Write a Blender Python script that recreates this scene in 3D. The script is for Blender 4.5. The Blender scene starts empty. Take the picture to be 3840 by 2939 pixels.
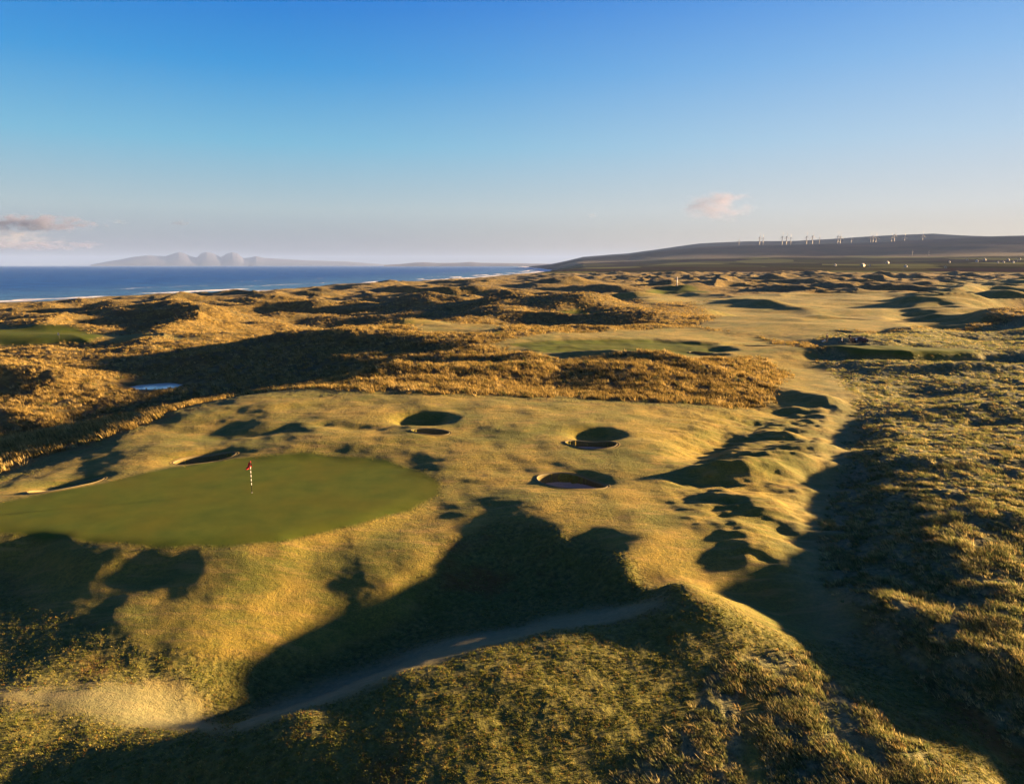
import bpy, bmesh, math, random
import numpy as np
from mathutils import Vector, Matrix
R = math.radians
random.seed(7)
rng = np.random.default_rng(11)
SC = bpy.context.scene

# ------------------------------------------------------------------ camera, world, sun, exposure
CAM_Z = 17.0
PITCH = R(9.72)
LENS = 26.0
FPX = LENS / 36.0 * 1024
cd = bpy.data.cameras.new('camera')
cam = bpy.data.objects.new('camera', cd)
SC.collection.objects.link(cam)
cam.location = (0, 0, CAM_Z)
cam.rotation_euler = (math.pi / 2 - PITCH, 0, 0)
cd.lens = LENS
cd.sensor_width = 36
cd.clip_start = 0.5
cd.clip_end = 120000
SC.camera = cam

SUN_AZ = R(72)      # clockwise from +Y (the viewing direction)
SUN_EL = R(7.2)
SKY_STRENGTH = 0.06
EXPOSURE = 2.85
SKY_UNITS = 1.0 / (SKY_STRENGTH * 2 ** EXPOSURE)
W = bpy.data.worlds.new('World')
SC.world = W
W.use_nodes = True
wn, wl = W.node_tree.nodes, W.node_tree.links
wn.clear()
wo = wn.new('ShaderNodeOutputWorld')
wb = wn.new('ShaderNodeBackground')
sky = wn.new('ShaderNodeTexSky')
sky.sky_type = 'NISHITA'
sky.sun_disc = False
sky.sun_elevation = SUN_EL
sky.sun_rotation = SUN_AZ
sky.altitude = 0
sky.air_density = 1.0
sky.dust_density = 0.6
sky.ozone_density = 3.0
def wmath(op, a, b=0.0, clamp=False):
    o = wn.new('ShaderNodeMath'); o.operation = op; o.use_clamp = clamp
    for k, v in ((0, a), (1, b)):
        if isinstance(v, bpy.types.NodeSocket): wl.new(v, o.inputs[k])
        else: o.inputs[k].default_value = v
    return o.outputs[0]
wtc = wn.new('ShaderNodeTexCoord')
wsep = wn.new('ShaderNodeSeparateXYZ'); wl.new(wtc.outputs['Generated'], wsep.inputs[0])
elev = wmath('DIVIDE', wmath('ARCSINE', wsep.outputs[2]), math.pi / 2, True)
hl = wmath('SQRT', wmath('MAXIMUM', wmath('SUBTRACT', 1.0, wmath('MULTIPLY', wsep.outputs[2], wsep.outputs[2])), 1e-4))
dots = wmath('DIVIDE', wmath('ADD', wmath('MULTIPLY', wsep.outputs[0], math.sin(SUN_AZ)), wmath('MULTIPLY', wsep.outputs[1], math.cos(SUN_AZ))), hl)
def lin(c):
    return [((x / 255 + .055) / 1.055) ** 2.4 if x > 10 else x / 255 / 12.92 for x in c]
def wramp(stops):
    r = wn.new('ShaderNodeValToRGB'); wl.new(elev, r.inputs[0])
    e = r.color_ramp.elements
    while len(e) < len(stops): e.new(.5)
    for k, (deg, c) in enumerate(stops):
        e[k].position = deg / 90; e[k].color = (*lin(c), 1)
    return r.outputs[0]
away = wramp([(0, (128, 128, 144)), (1.2, (150, 152, 162)), (4.0, (172, 190, 196)), (8.5, (118, 184, 216)), (13.5, (54, 152, 218)), (18.5, (12, 120, 212)), (35, (8, 60, 140)), (90, (5, 30, 85))])  # overhead stops darkened to lower the fill light on the ground
side = wramp([(0, (222, 198, 160)), (1.5, (224, 206, 178)), (4.0, (216, 216, 214)), (8.5, (184, 208, 230)), (13.5, (142, 188, 234)), (18.5, (92, 158, 230)), (35, (40, 92, 165)), (90, (8, 38, 100))])
fm_ = wn.new('ShaderNodeMapRange'); fm_.interpolation_type = 'SMOOTHSTEP'; wl.new(dots, fm_.inputs[0])
fm_.inputs[1].default_value = -.05; fm_.inputs[2].default_value = 1.0
wm1 = wn.new('ShaderNodeMix'); wm1.data_type = 'RGBA'
wl.new(fm_.outputs[0], wm1.inputs['Factor']); wl.new(away, wm1.inputs[6]); wl.new(side, wm1.inputs[7])
# the daylight colours, measured only low down, scaled to the physical sky's units, blended with the physical sky
wsc = wn.new('ShaderNodeVectorMath'); wsc.operation = 'SCALE'; wl.new(wm1.outputs[2], wsc.inputs[0])
fill_dim = wn.new('ShaderNodeMapRange'); fill_dim.interpolation_type = 'SMOOTHSTEP'; wl.new(dots, fill_dim.inputs[0])  # dims the sky opposite the sun to lower the fill light
fill_dim.inputs[1].default_value = -1.0; fill_dim.inputs[2].default_value = -.35; fill_dim.inputs[3].default_value = SKY_UNITS * .55; fill_dim.inputs[4].default_value = SKY_UNITS
wl.new(fill_dim.outputs[0], wsc.inputs['Scale'])
wm2 = wn.new('ShaderNodeMix'); wm2.data_type = 'RGBA'; wm2.inputs['Factor'].default_value = .985
wl.new(sky.outputs[0], wm2.inputs[6]); wl.new(wsc.outputs[0], wm2.inputs[7])
wl.new(wm2.outputs[2], wb.inputs[0])
wb.inputs[1].default_value = SKY_STRENGTH
wl.new(wb.outputs[0], wo.inputs[0])

sl = bpy.data.lights.new('sun', 'SUN')
sl.energy = 5.0
sl.angle = R(1.5)
sl.color = (1.0, 0.62, 0.27)
sun = bpy.data.objects.new('sun', sl)
SC.collection.objects.link(sun)
to_sun = Vector((math.sin(SUN_AZ) * math.cos(SUN_EL), math.cos(SUN_AZ) * math.cos(SUN_EL), math.sin(SUN_EL)))
sun.rotation_euler = to_sun.to_track_quat('Z', 'Y').to_euler()

SC.view_settings.view_transform = 'Standard'
SC.view_settings.look = 'None'
SC.view_settings.gamma = 1.0
SC.view_settings.exposure = EXPOSURE
SC.cycles.volume_bounces = 0
SC.cycles.max_bounces = 6
SC.cycles.diffuse_bounces = 2
SC.cycles.use_denoising = True

# ------------------------------------------------------------------ helpers
def link(o):
    SC.collection.objects.link(o)
    return o

def tag(o, label=None, cat=None, group=None, kind=None):
    if label: o['label'] = label
    if cat: o['category'] = cat
    if group: o['group'] = group
    if kind: o['kind'] = kind
    return o

def empty(name, loc, rz=0.0):
    o = bpy.data.objects.new(name, None)
    o.location = loc
    o.rotation_euler = (0, 0, rz)
    o.empty_display_size = 0.2
    return link(o)

def ray(u, v):
    """direction of the view line through a point of the photo (2195 x 1680 reading)"""
    px = u / 2195 * 1024
    py = v / 1680 * 783
    a = (px - 512) / FPX
    b = -(py - 391.5) / FPX
    sp, cp = math.sin(PITCH), math.cos(PITCH)
    return np.array([a, cp + b * sp, -sp + b * cp])

def at_z(u, v, z):
    d = ray(u, v)
    t = (z - CAM_Z) / d[2]
    return d * t + np.array([0, 0, CAM_Z])

def z_at(u, v, D):
    d = ray(u, v)
    return CAM_Z + D * d[2] / math.hypot(d[0], d[1])

def sstep(a, b, x):
    t = np.clip((x - a) / (b - a), 0, 1)
    return t * t * (3 - 2 * t)

# gradient noise ---------------------------------------------------
_perm = np.random.default_rng(5).permutation(4096).astype(np.int32)
_ang = np.random.default_rng(6).random(4096) * 2 * np.pi
_gx, _gy = np.cos(_ang), np.sin(_ang)
def gn(x, y, seed=0):
    xi = np.floor(x).astype(np.int64); yi = np.floor(y).astype(np.int64)
    xf = x - xi; yf = y - yi
    def g(ix, iy, fx, fy):
        h = _perm[(_perm[(ix + seed * 131) & 4095] + iy) & 4095]
        return _gx[h] * fx + _gy[h] * fy
    u = xf * xf * xf * (xf * (xf * 6 - 15) + 10)
    v = yf * yf * yf * (yf * (yf * 6 - 15) + 10)
    a = g(xi, yi, xf, yf); b = g(xi + 1, yi, xf - 1, yf)
    c = g(xi, yi + 1, xf, yf - 1); d = g(xi + 1, yi + 1, xf - 1, yf - 1)
    return (a + u * (b - a)) * (1 - v) + (c + u * (d - c)) * v * 1.0

def fbm(x, y, lam, octs=4, seed=0, gain=0.5):
    s = 0; a = 1.0; n = 0
    for k in range(octs):
        s = s + a * gn(x / lam * 2 ** k + 17.3 * k, y / lam * 2 ** k - 9.1 * k, seed + k)
        n += a; a *= gain
    return s * 1.5 / n

# ------------------------------------------------------------------ the lie of the land: surveyed spot heights (read position, metres)
SPOT = [
 # green
 (0,1080,-.1),(0,1120,0),(-250,1100,-.2),(200,1060,0),(400,1020,.08),(560,1010,.1),(700,985,.15),(850,1010,.12),(940,1040,.1),
 (200,1150,-.1),(370,1165,-.1),(560,1152,-.1),(760,1112,-.1),(890,1062,0),(500,1080,0),(-250,1172,-.1),(0,1142,-.08),(60,1150,-.08),(140,1160,-.08),(-120,1160,-.1),
 # bank left of green
 (0,1045,-.4),(110,1000,-.6),(0,1010,-1.2),(60,975,-1.2),(250,985,-.1),(350,960,.3),(180,950,-.7),
 # plateau crest
 (270,930,.3),(400,878,1.1),(530,850,1.7),(640,853,1.6),(750,845,1.7),(1000,849,1.5),(1200,856,1.2),(1400,868,.9),(1560,880,.7),
 # plateau
 (480,935,.0),(560,905,.9),(600,960,.5),(700,935,.9),(720,890,1.1),(1000,985,.5),(1140,900,1.2),(1150,965,.6),(1250,1005,.35),(1400,945,.8),(1500,905,.8),
 (1400,1045,.35),(1440,1000,.55),(1300,1100,.25),(1100,1060,.2),(1450,1120,.1),(1380,1150,.2),(1240,1100,.3),
 # trough and hummocks right of plateau
 (1510,965,-.5),(1580,925,-.7),(1650,890,-.8),(1500,1030,-.2),(1540,1010,.8),(1620,985,1.0),(1700,985,.6),(1740,960,.2),(1590,1040,.5),(1660,1090,0),
 (1560,1130,.1),(1640,1170,-.5),(1700,1150,-.9),(1680,1220,-1.3),(1600,1200,-.7),
 # corridor
 (1760,1120,-1.7),(1740,1200,-2.0),(1800,1040,-1.5),(1840,950,-1.3),(1850,880,-1.0),(1720,900,-.7),(1700,850,-.5),(1790,840,.1),(1730,790,-1),(1760,1280,-2.3),
 # right hand rough
 (1830,1100,-.9),(1860,1020,-.1),(1910,960,.7),(1950,1050,1.2),(1930,1140,.5),(2010,1180,1.0),(1890,1200,-.9),(2195,1080,1.8),(2195,950,1.4),(2050,950,1.2),
 (2195,1250,.6),(2000,1270,-.6),(1850,1240,-1.1),(1880,1320,-1.4),(2050,1380,-.7),(2195,1380,-.4),(2195,1500,-1.4),(2020,1460,-1.8),(2400,1200,.6),(2400,1500,-1.6),(2500,900,1.5),
 # diagonal valley
 (1560,1195,-.8),(1620,1240,-2.0),(1700,1330,-2.3),(1820,1430,-2.5),(1950,1530,-2.9),(2195,1670,-3.3),(2350,1800,-4),
 # foreground rough block
 (1570,1330,.3),(1700,1390,-1.0),(1860,1510,-1.5),(2000,1610,-1.9),(2100,1680,-2.2),(1500,1550,-1.6),(1300,1650,-2),(1700,1620,-1.9),(1580,1450,-1.1),(1900,1750,-2.3),
 # spur crest
 (1000,1085,.0),(1100,1103,.1),(1170,1123,.15),(1330,1190,.3),(1440,1248,.55),(1500,1284,.95),(1560,1300,.95),
 # foreground mound
 (1400,1308,.2),(1200,1353,-.2),(1040,1400,-.5),(870,1442,-.8),(640,1530,-1.3),(490,1575,-1.9),(300,1570,-2.7),(0,1540,-3.3),
 (1200,1500,-.9),(900,1600,-1.6),(1200,1660,-1.9),(500,1660,-2.6),(200,1650,-3.5),(0,1660,-4),(1380,1420,-.7),(1100,1850,-2.6),(300,1850,-4.2),
 # bowl
 (560,1515,-3.3),(860,1405,-3.2),(1100,1348,-3.0),(1300,1303,-2.2),(1400,1288,-1.3),(480,1500,-3.5),(700,1400,-3.8),(900,1300,-3.5),(1080,1250,-3.0),
 (1260,1242,-2.3),(1150,1202,-1.5),(1000,1200,-1.8),(920,1240,-2.0),(940,1170,-.9),(1040,1138,-.6),(1370,1258,-1.5),
 # slope below green
 (860,1105,-.6),(960,1110,-.5),(700,1180,-1.1),(540,1220,-.9),(430,1290,-1.8),(700,1300,-2.8),(840,1250,-1.8),(250,1340,-2.2),(600,1390,-3.3),
 (190,1195,-.6),(60,1200,-2.0),(0,1260,-2.8),(330,1225,-1.4),(450,1205,-.6),(110,1290,-2.4),
 (0,1380,-3.1),(200,1420,-3.3),(0,1480,-3.5),(380,1470,-3.4),(-250,1400,-3.4),(-250,1600,-4),
 # dune valley beyond the plateau
 (0,930,-5.6),(200,890,-5.6),(100,860,-5.6),(330,850,-5.4),(340,824,-5.6),(480,830,-4.9),(600,822,-3.2),(700,816,-1.4),(770,814,.4),(0,850,-6.0),(-200,900,-6),(420,850,-4.4),(560,835,-2.4),
 (40,795,-2.6),(130,800,-3.0),(-150,790,-2.4),(220,835,-5.6),(240,785,-4.8),(500,780,-3.6),(300,790,-4.9),(400,770,-3.8),
 (700,780,-2.4),(900,788,-.9),(1020,790,-.4),(950,810,1.5),(820,815,1.1),(1080,808,1.2),(1150,805,1.0),(1180,835,.1),
 # dune ridge behind the valley
 (350,727,-1.4),(500,724,-.4),(600,722,.6),(750,718,1.9),(900,722,2.3),(1030,738,2.5),(1130,762,1.9),(1190,780,.7),(600,750,-2.2),(750,750,-1.2),(900,757,-.6),(1030,770,-.3),(450,755,-3.4),(300,752,-3.6),
 # grass mound
 (1260,772,2.2),(1400,785,2.4),(1540,812,1.7),(1630,845,.6),(1220,800,1.3),(1300,830,.7),(1500,850,.6),(1660,800,.2),
 # mid green and around
 (1120,740,1.5),(1300,728,1.7),(1500,733,1.8),(1550,750,1.2),(1400,760,1.5),(1620,740,-.2),(1600,770,.9),(1680,740,-.6),
 # right green
 (1760,744,1.6),(1920,745,1.6),(2090,747,1.6),(1800,765,-.4),(1950,770,-.4),(2120,772,-.2),(1820,790,-.3),(2000,800,-.4),(2195,790,.4),(2080,830,.3),(1950,840,-.6),(2195,850,1.2),
 (1830,718,2.4),(1950,722,.8),(2195,730,1.6),(2350,760,1.8),
 (1850,752,1.6),(1960,753,1.6),(1850,736,1.7),(2000,737,1.6),(2080,752,1.6),(1780,750,1.6),(1200,752,1.5),(1450,753,1.5),(1320,742,1.6),
 # left strip
 (-150,715,-2.6),(60,712,-2.2),(200,715,-2.2),(60,740,-3.0),(350,745,-3.2),
]
def lp(x, y):
    return np.arctan2(x, y), 0.5 * np.log(x * x + y * y + 1e-9)
_pts, _val = [], []
for (u, v, z) in SPOT:
    if v > 1085 and z < 0: z *= .70
    if u > 1480 and 780 < v <= 1330: z *= .55 if z > 0 or v <= 1085 else .75
    p = at_z(u, v, z)
    _pts.append(lp(p[0], p[1])); _val.append(z)
for th in (-1.5, -1.15, 1.15, 1.5):
    for D in (12, 25, 50, 100, 220):
        _pts.append((th, math.log(D))); _val.append(-2.5 if th < 0 else (-3.0 if D < 60 else 0.0))
for th in (-.9, -.3, .3, .9):
    _pts.append((th, math.log(7.0))); _val.append(-3.0)
    _pts.append((th, math.log(14.0))); _val.append(-2.8)
for th in (-.9, -.6, -.45, -.3, -.15, 0, .15, .3, .45, .6, .9):
    for D in (230, 330):
        _pts.append((th, math.log(D))); _val.append(-2.5 + 4.0 * (th + .3) if th < .3 else 0.4)
_P = np.array(_pts); _V = np.array(_val)
def _phi(r2):
    return -np.sqrt(r2 + 1e-5)
_n = len(_P)
_A = np.zeros((_n + 3, _n + 3))
_d2 = ((_P[:, None] - _P[None]) ** 2).sum(-1)
_A[:_n, :_n] = _phi(_d2) + np.eye(_n) * -1.2e-3
_A[:_n, _n] = 1; _A[:_n, _n + 1:] = _P
_A[_n, :_n] = 1; _A[_n + 1:, :_n] = _P.T
_w = np.linalg.solve(_A, np.concatenate([_V, np.zeros(3)]))
GT = np.linspace(-1.55, 1.55, 560); GR = np.linspace(math.log(5), math.log(420), 560)
_tt, _rr = np.meshgrid(GT, GR, indexing='ij')
_G = _w[_n] + _w[_n + 1] * _tt + _w[_n + 2] * _rr
for k in range(_n):
    _G += _w[k] * _phi((_tt - _P[k, 0]) ** 2 + (_rr - _P[k, 1]) ** 2)
_G = np.clip(_G, -7, 6)
_kg = np.exp(-.5 * (np.arange(-7, 8) / 2.6) ** 2); _kg /= _kg.sum()
_G = np.apply_along_axis(lambda r: np.convolve(np.pad(r, 7, 'edge'), _kg, 'valid'), 0, _G)
_G = np.apply_along_axis(lambda r: np.convolve(np.pad(r, 7, 'edge'), _kg, 'valid'), 1, _G)
def near_base(th, rho):
    a = np.clip((th - GT[0]) / (GT[1] - GT[0]), 1, len(GT) - 2.001)
    b = np.clip((rho - GR[0]) / (GR[1] - GR[0]), 1, len(GR) - 2.001)
    i = a.astype(np.int64); j = b.astype(np.int64); fa = a - i; fb = b - j
    # cubic B-spline smoothing keeps slopes continuous
    def wts(f):
        return ((1 - f) ** 3 / 6, (3 * f ** 3 - 6 * f * f + 4) / 6, (-3 * f ** 3 + 3 * f * f + 3 * f + 1) / 6, f ** 3 / 6)
    wa, wb_ = wts(fa), wts(fb)
    s = 0
    i = np.clip(i, 1, len(GT) - 3); j = np.clip(j, 1, len(GR) - 3)
    for p in range(4):
        for q in range(4):
            s = s + wa[p] * wb_[q] * _G[i + p - 1, j + q - 1]
    return s

# coast: signed distance, positive on land
COAST = np.array([(-900, -900), (-520, 60), (-345, 400), (-270, 600), (-165, 1000), (-80, 1280), (60, 2100), (225, 3300), (330, 5200), (335, 7600), (300, 12000)], float)
def coast_x(y):
    return np.interp(y, COAST[:, 1], COAST[:, 0])

SIL = np.array([(1080,570),(1150,568.5),(1180,565),(1250,549),(1350,541),(1420,531),(1500,520),(1600,515),(1700,514),(1800,509),(1900,503),(2000,499),(2060,503),(2120,505),(2195,503),(2500,505),(3200,520)], float)
FRO = np.array([(1080,570),(1150,569),(1180,566.5),(1250,553),(1350,546),(1420,537),(1500,529),(1600,525),(1700,524),(1850,521),(1950,516),(2050,511),(2120,508),(2195,507),(2500,508),(3200,525)], float)
def _elev(tab):
    th = []; te = []
    for u, v in tab:
        d = ray(u, v)
        th.append(math.atan2(d[0], d[1])); te.append(d[2] / math.hypot(d[0], d[1]))
    return np.array(th), np.array(te)
_sil, _fro = _elev(SIL), _elev(FRO)

# explicit dune forms of the middle distance: (u, v, height above datum there, half length px, half width m, metres high)
DUNES = [
 # u0, v0, u1, v1, width m, height m
 (20,660,230,650,12,2.2),(230,657,420,674,12,3.0),(0,690,90,690,9,2.2),(110,697,260,690,7,1.8),(300,690,480,686,8,2.0),
 (530,628,760,622,22,4.5),(560,640,690,640,14,3.0),(600,665,780,668,9,2.0),(700,655,900,655,11,2.5),
 (650,700,850,695,6,2.2),(860,650,980,655,12,3.0),(900,628,1150,632,18,4.0),(1080,640,1250,648,14,3.5),
 (1050,660,1130,655,9,2.8),(1200,670,1310,664,8,2.4),(1250,690,1420,688,6,1.8),(1440,670,1530,665,8,2.8),(1050,705,1160,702,5,1.6),
 (760,612,900,606,24,4.5),(960,603,1100,600,26,5),(1150,615,1300,612,20,4),(1500,600,1750,600,26,4),(1700,612,1900,618,18,3),(1450,618,1520,616,10,2),
 (1560,642,1700,655,9,2.4),(1740,655,1790,690,7,1.2),(2000,650,2120,655,10,1.0),(2100,640,2260,646,12,2.2),(2130,690,2260,700,8,2.0),(1900,612,2100,610,24,3),
 (380,628,470,628,14,3.2),
]
_dseg = []
for (u0, v0, u1, v1, wd, hh) in DUNES:
    a = at_z(u0, v0, -1.0); b = at_z(u1, v1, -1.0)
    _dseg.append((a[:2], b[:2], wd, hh))

# hollows that hold the bunkers: (u, v, z, half width m across, depth m, skew)
HOLLOWS = [
 (905,905,.7,2.9,2.4,1.15,-.35),(1275,935,.6,2.5,2.2,.95,-.3),(1245,1028,.35,2.3,1.8,.6,-.3),
 (430,978,.2,2.8,1.8,.65,.35),(140,1040,-.4,2.6,1.6,.4,.5),(1790,668,.3,9,7,2.0,0),(2065,662,.3,11,7,1.8,0),(1600,742,.6,4.5,3.6,1.3,0),(1510,756,1.4,3.6,2.0,.8,0),(342,824,-5.6,7.8,4.6,1.0,0),
]
_hol = []
for (u, v, z, a, b, dp, rot) in HOLLOWS:
    p = at_z(u, v, z); _hol.append((p[0], p[1], a, b, dp, rot))

G1 = None
PLAT = []
HUMM = [ # u0, v0, u1, v1, width m, height m
 (1525,1012,1640,1002,1.5,.85),(1610,982,1765,986,1.5,.75),(1690,955,1775,950,1.3,.6),(1560,1062,1700,1085,2.3,.4),(1580,1128,1715,1150,2.2,.32),(1640,1200,1730,1215,1.8,.3),
 (1655,912,1700,928,1.3,.5),(1700,838,1800,862,2.6,.9),(1740,935,1770,938,1.0,.45),
 (1475,985,1560,925,1.9,-.6),(1570,900,1660,885,2.0,-.45),(1475,1032,1540,1030,1.2,-.4),(1560,1035,1660,1045,1.2,-.2),(1530,1205,1620,1240,2.4,-.6),
 (480,938,600,930,1.2,-.22),(700,925,800,932,1.2,-.28),(560,895,640,880,1.8,.2),
 (850,790,1150,808,3.5,1.2),(-150,908,300,872,12,-3.0,-5),(300,866,640,832,7,-2.0,-4.5),(840,803,1140,806,3.5,1.0,1.0),(790,808,900,802,4,1.4,1.0),(470,850,760,826,4.5,-1.3,-2.5),(620,722,1150,764,5,1.0,2.0),(1890,880,1960,1030,2.4,.3,.3),(1830,885,1800,1080,2.6,-.5,-.8),(1600,872,1720,880,2.2,-.35,0),(1190,1140,1490,1284,1.1,.3,.2),(480,1490,1000,1325,3.2,-.5,-2.4),(400,1500,760,1405,2.6,-.85,-2.5),(1770,775,2150,779,3.6,-1.9,-.3),(1230,775,1420,792,3.2,1.2),(1420,792,1600,825,3.0,.9),(1440,775,1640,835,.8,-.7),
 (130,825,250,838,2.0,.5),(0,760,120,765,5,1.6),(20,800,200,815,4,1.8),
 (1880,790,2195,788,2.2,.9),(1900,835,2050,830,4,-1.0),(1960,880,2195,870,2.0,.7),(2050,905,2195,900,2.0,-.6),
 (1960,1000,2195,1005,1.5,.4),(2000,1120,2195,1130,1.6,.35),(1850,1250,2000,1300,1.4,.5),(2000,1340,2195,1400,1.4,.5),(1900,1400,2100,1500,1.2,.35),
 (60,742,380,742,4,-1.2),(420,735,700,730,3,.8),(1180,705,1300,712,3,.8),(1040,705,1150,708,3.5,-.8),
]
_hseg = []
for (u0, v0, u1, v1, wd, hh, *z0_) in HUMM:
    z0_ = z0_[0] if z0_ else .3
    a = at_z(u0, v0, z0_); b = at_z(u1, v1, z0_)
    _hseg.append((a[:2], b[:2], wd, hh))
def height(x, y, micro=True):
    x = np.asarray(x, float); y = np.asarray(y, float)
    th, rho = lp(x, y); D = np.exp(rho)
    near = near_base(th, rho)
    # far plain with dunes
    wob = fbm(x, y, 260, 3, 40) * 26 * sstep(60, 400, D)
    s = x - coast_x(y) + wob + 25
    land = sstep(-30, 70, s)
    far = -14 + land * 9.2 + 2.2 * sstep(50, 420, s)
    far = far + 1.6 * sstep(900, 1500, D)
    dn = fbm(x * 0.8, y * 1.1, 95, 4, 60, .52)
    rid = 1 - np.abs(fbm(x * .75 + 60 * fbm(x, y, 200, 2, 77), y, 120, 3, 65)) * 2.4
    amp = sstep(150, 300, D) * (1 - .75 * sstep(1500, 2300, D))
    # mown flats on the right side of the links
    fl = sstep(.16, .24, th) * (1 - sstep(.46, .50, th)) * (1 - sstep(480, 650, D))
    amp = amp * (1 - .75 * fl)
    inl = .35 + .65 * sstep(60, 260, s)
    dunes = land * amp * inl * (dn * 9.0 + np.clip(rid, 0, 1) ** 2 * 5.0 - 1.8)
    k = sstep(200, 330, D)
    flat2 = np.clip(sstep(-.02, .05, th) * (1 - sstep(.47, .52, th)) * (1 - sstep(500, 700, D)), 0, 1)
    dn2 = (fbm(x * .7, y * 1.25, 44, 3, 310, .5) * 4.6 + fbm(x * .8, y * 1.2, 19, 2, 320) * 1.5) * sstep(130, 230, D) * (1 - .75 * flat2) * (1 - .6 * sstep(1400, 2200, D)) * (.25 + .75 * sstep(60, 200, s)) * land
    z = near * (1 - k) + far * k + dn2 + dunes
    # seaward edge
    z = np.where(land < 1, np.minimum(z, -15.5 + land * 22), z)
    for (a, b, wd, hh) in _dseg:
        ab = b - a; L2 = ab @ ab
        t = np.clip(((x - a[0]) * ab[0] + (y - a[1]) * ab[1]) / L2, 0, 1)
        dx = x - (a[0] + t * ab[0]); dy = y - (a[1] + t * ab[1])
        q = (dx * dx + dy * dy) / (wd * wd)
        z = z + (hh - .6) * 1.35 * np.exp(-q * 1.3) * (1 - .35 * np.abs(2 * t - 1) ** 2)
    for (a, b, wd, hh) in _hseg:
        ab = b - a; L2 = ab @ ab
        t = np.clip(((x - a[0]) * ab[0] + (y - a[1]) * ab[1]) / L2, 0, 1)
        q = ((x - (a[0] + t * ab[0])) ** 2 + (y - (a[1] + t * ab[1])) ** 2) / (wd * wd)
        z = z + hh * np.exp(-q) * (1 - .3 * np.abs(2 * t - 1) ** 2)
    for (hx, hy, a, b, dp, rot) in _hol:
        c, s_ = math.cos(rot), math.sin(rot)
        dx = (x - hx) * c + (y - hy) * s_; dy = -(x - hx) * s_ + (y - hy) * c
        z = z - dp * np.exp(-((dx / a) ** 2 + (dy / b) ** 2) ** 1.5)
    # hill country
    hs_ = np.interp(th, _sil[0], _sil[1]); hf = np.interp(th, _fro[0], _fro[1])
    zs = CAM_Z + 9000 * hs_; zf = CAM_Z + 7000 * hf
    prof = np.interp(D, [1500, 1900, 2400, 3500, 5000, 6200, 7000], [0, .03, .07, .16, .38, .82, 1.0])
    hz = (zf + 4) * prof - 3
    back = np.interp(D, [7000, 7700, 8300, 9000, 12000], [0, -.05, .45, 1, .6])
    hz = np.where(D > 7000, zf - 8 + (zs - zf) * back - 20 * np.sin(np.clip((D - 7000) / 2000, 0, 1) * np.pi), hz)
    hk = sstep(1500, 2000, D) * sstep(-60, 160, s)
    hz = hz + (fbm(x, y, 900, 4, 90) * 22 + fbm(x, y, 260, 2, 95) * 3) * sstep(2500, 5000, D) * (1 - .7 * sstep(6400, 7000, D))
    z = np.where(D > 1500, z * (1 - hk) + hz * hk, z)
    for (Pg, zp, fe, kk, tl, xc) in PLAT:
        mk = pmask(Pg, th, rho, fe) * kk
        z = z * (1 - mk) + (zp + tl * np.clip(x - xc, -40, 40)) * mk
    # gentle swells of the turf
    nk = 1 - sstep(140, 260, D)
    if G1 is not None: nk = nk * (1 - .9 * pmask(G1, th, rho, .05))
    z = z + nk * (fbm(x, y, 7.0, 3, 20) * .24 + fbm(x * .7, y * 1.3, 2.6, 2, 25) * .06)
    return z

# ------------------------------------------------------------------ reading a position on the land
def hit(u, v, dz=0.0, dmax=9000):
    d = ray(u, v)
    t = np.exp(np.linspace(math.log(15), math.log(dmax), 3500))
    px, py, pz = d[0] * t, d[1] * t, CAM_Z + d[2] * t
    below = pz < height(px, py) + dz
    i = int(np.argmax(below)) if below.any() else len(t) - 1
    lo, hi = t[max(i - 1, 0)], t[i]
    for _ in range(12):
        m = .5 * (lo + hi)
        if CAM_Z + d[2] * m < float(height(np.array([d[0] * m]), np.array([d[1] * m]))[0]) + dz: hi = m
        else: lo = m
    return Vector((d[0] * hi, d[1] * hi, float(height(np.array([d[0] * hi]), np.array([d[1] * hi]))[0])))

def flat_pt(u, v):
    """ground position for outlines: the surveyed plane refined by the land's height"""
    z = 0.0
    for _ in range(14):
        p = at_z(u, v, z)
        zn = float(height(np.array([p[0]]), np.array([p[1]]))[0])
        z = z + .6 * (max(min(zn, 8), -12) - z)
    p = at_z(u, v, z)
    return p[0], p[1]

def poly(pts, z=None):
    q = [flat_pt(u, v) if z is None else tuple(at_z(u, v, z)[:2]) for u, v in pts]
    return np.array([lp(a, b) for a, b in q])

def pmask(P, th, rho, feather=.012, wob=None):
    """soft inside mask of a closed outline (distance in log-polar units)"""
    bb0 = P.min(0) - .06; bb1 = P.max(0) + .06
    out = np.zeros(th.shape)
    sel = (th > bb0[0]) & (th < bb1[0]) & (rho > bb0[1]) & (rho < bb1[1])
    x = th[sel]; y = rho[sel]
    if x.size == 0: return out
    if wob is not None:
        y = y + wob[sel]; x = x + wob[sel] * .7
    ins = np.zeros(x.shape, bool); dm = np.full(x.shape, 1e9)
    n = len(P)
    for i in range(n):
        ax, ay = P[i]; bx, by = P[(i + 1) % n]
        c = ((ay > y) != (by > y)) & (x < (bx - ax) * (y - ay) / ((by - ay) + 1e-12) + ax)
        ins ^= c
        ex, ey = bx - ax, by - ay
        t = np.clip(((x - ax) * ex + (y - ay) * ey) / (ex * ex + ey * ey + 1e-12), 0, 1)
        dm = np.minimum(dm, (x - ax - t * ex) ** 2 + (y - ay - t * ey) ** 2)
    sd = np.where(ins, 1, -1) * np.sqrt(dm)
    out[sel] = sstep(-feather, feather, sd)
    return out

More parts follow.
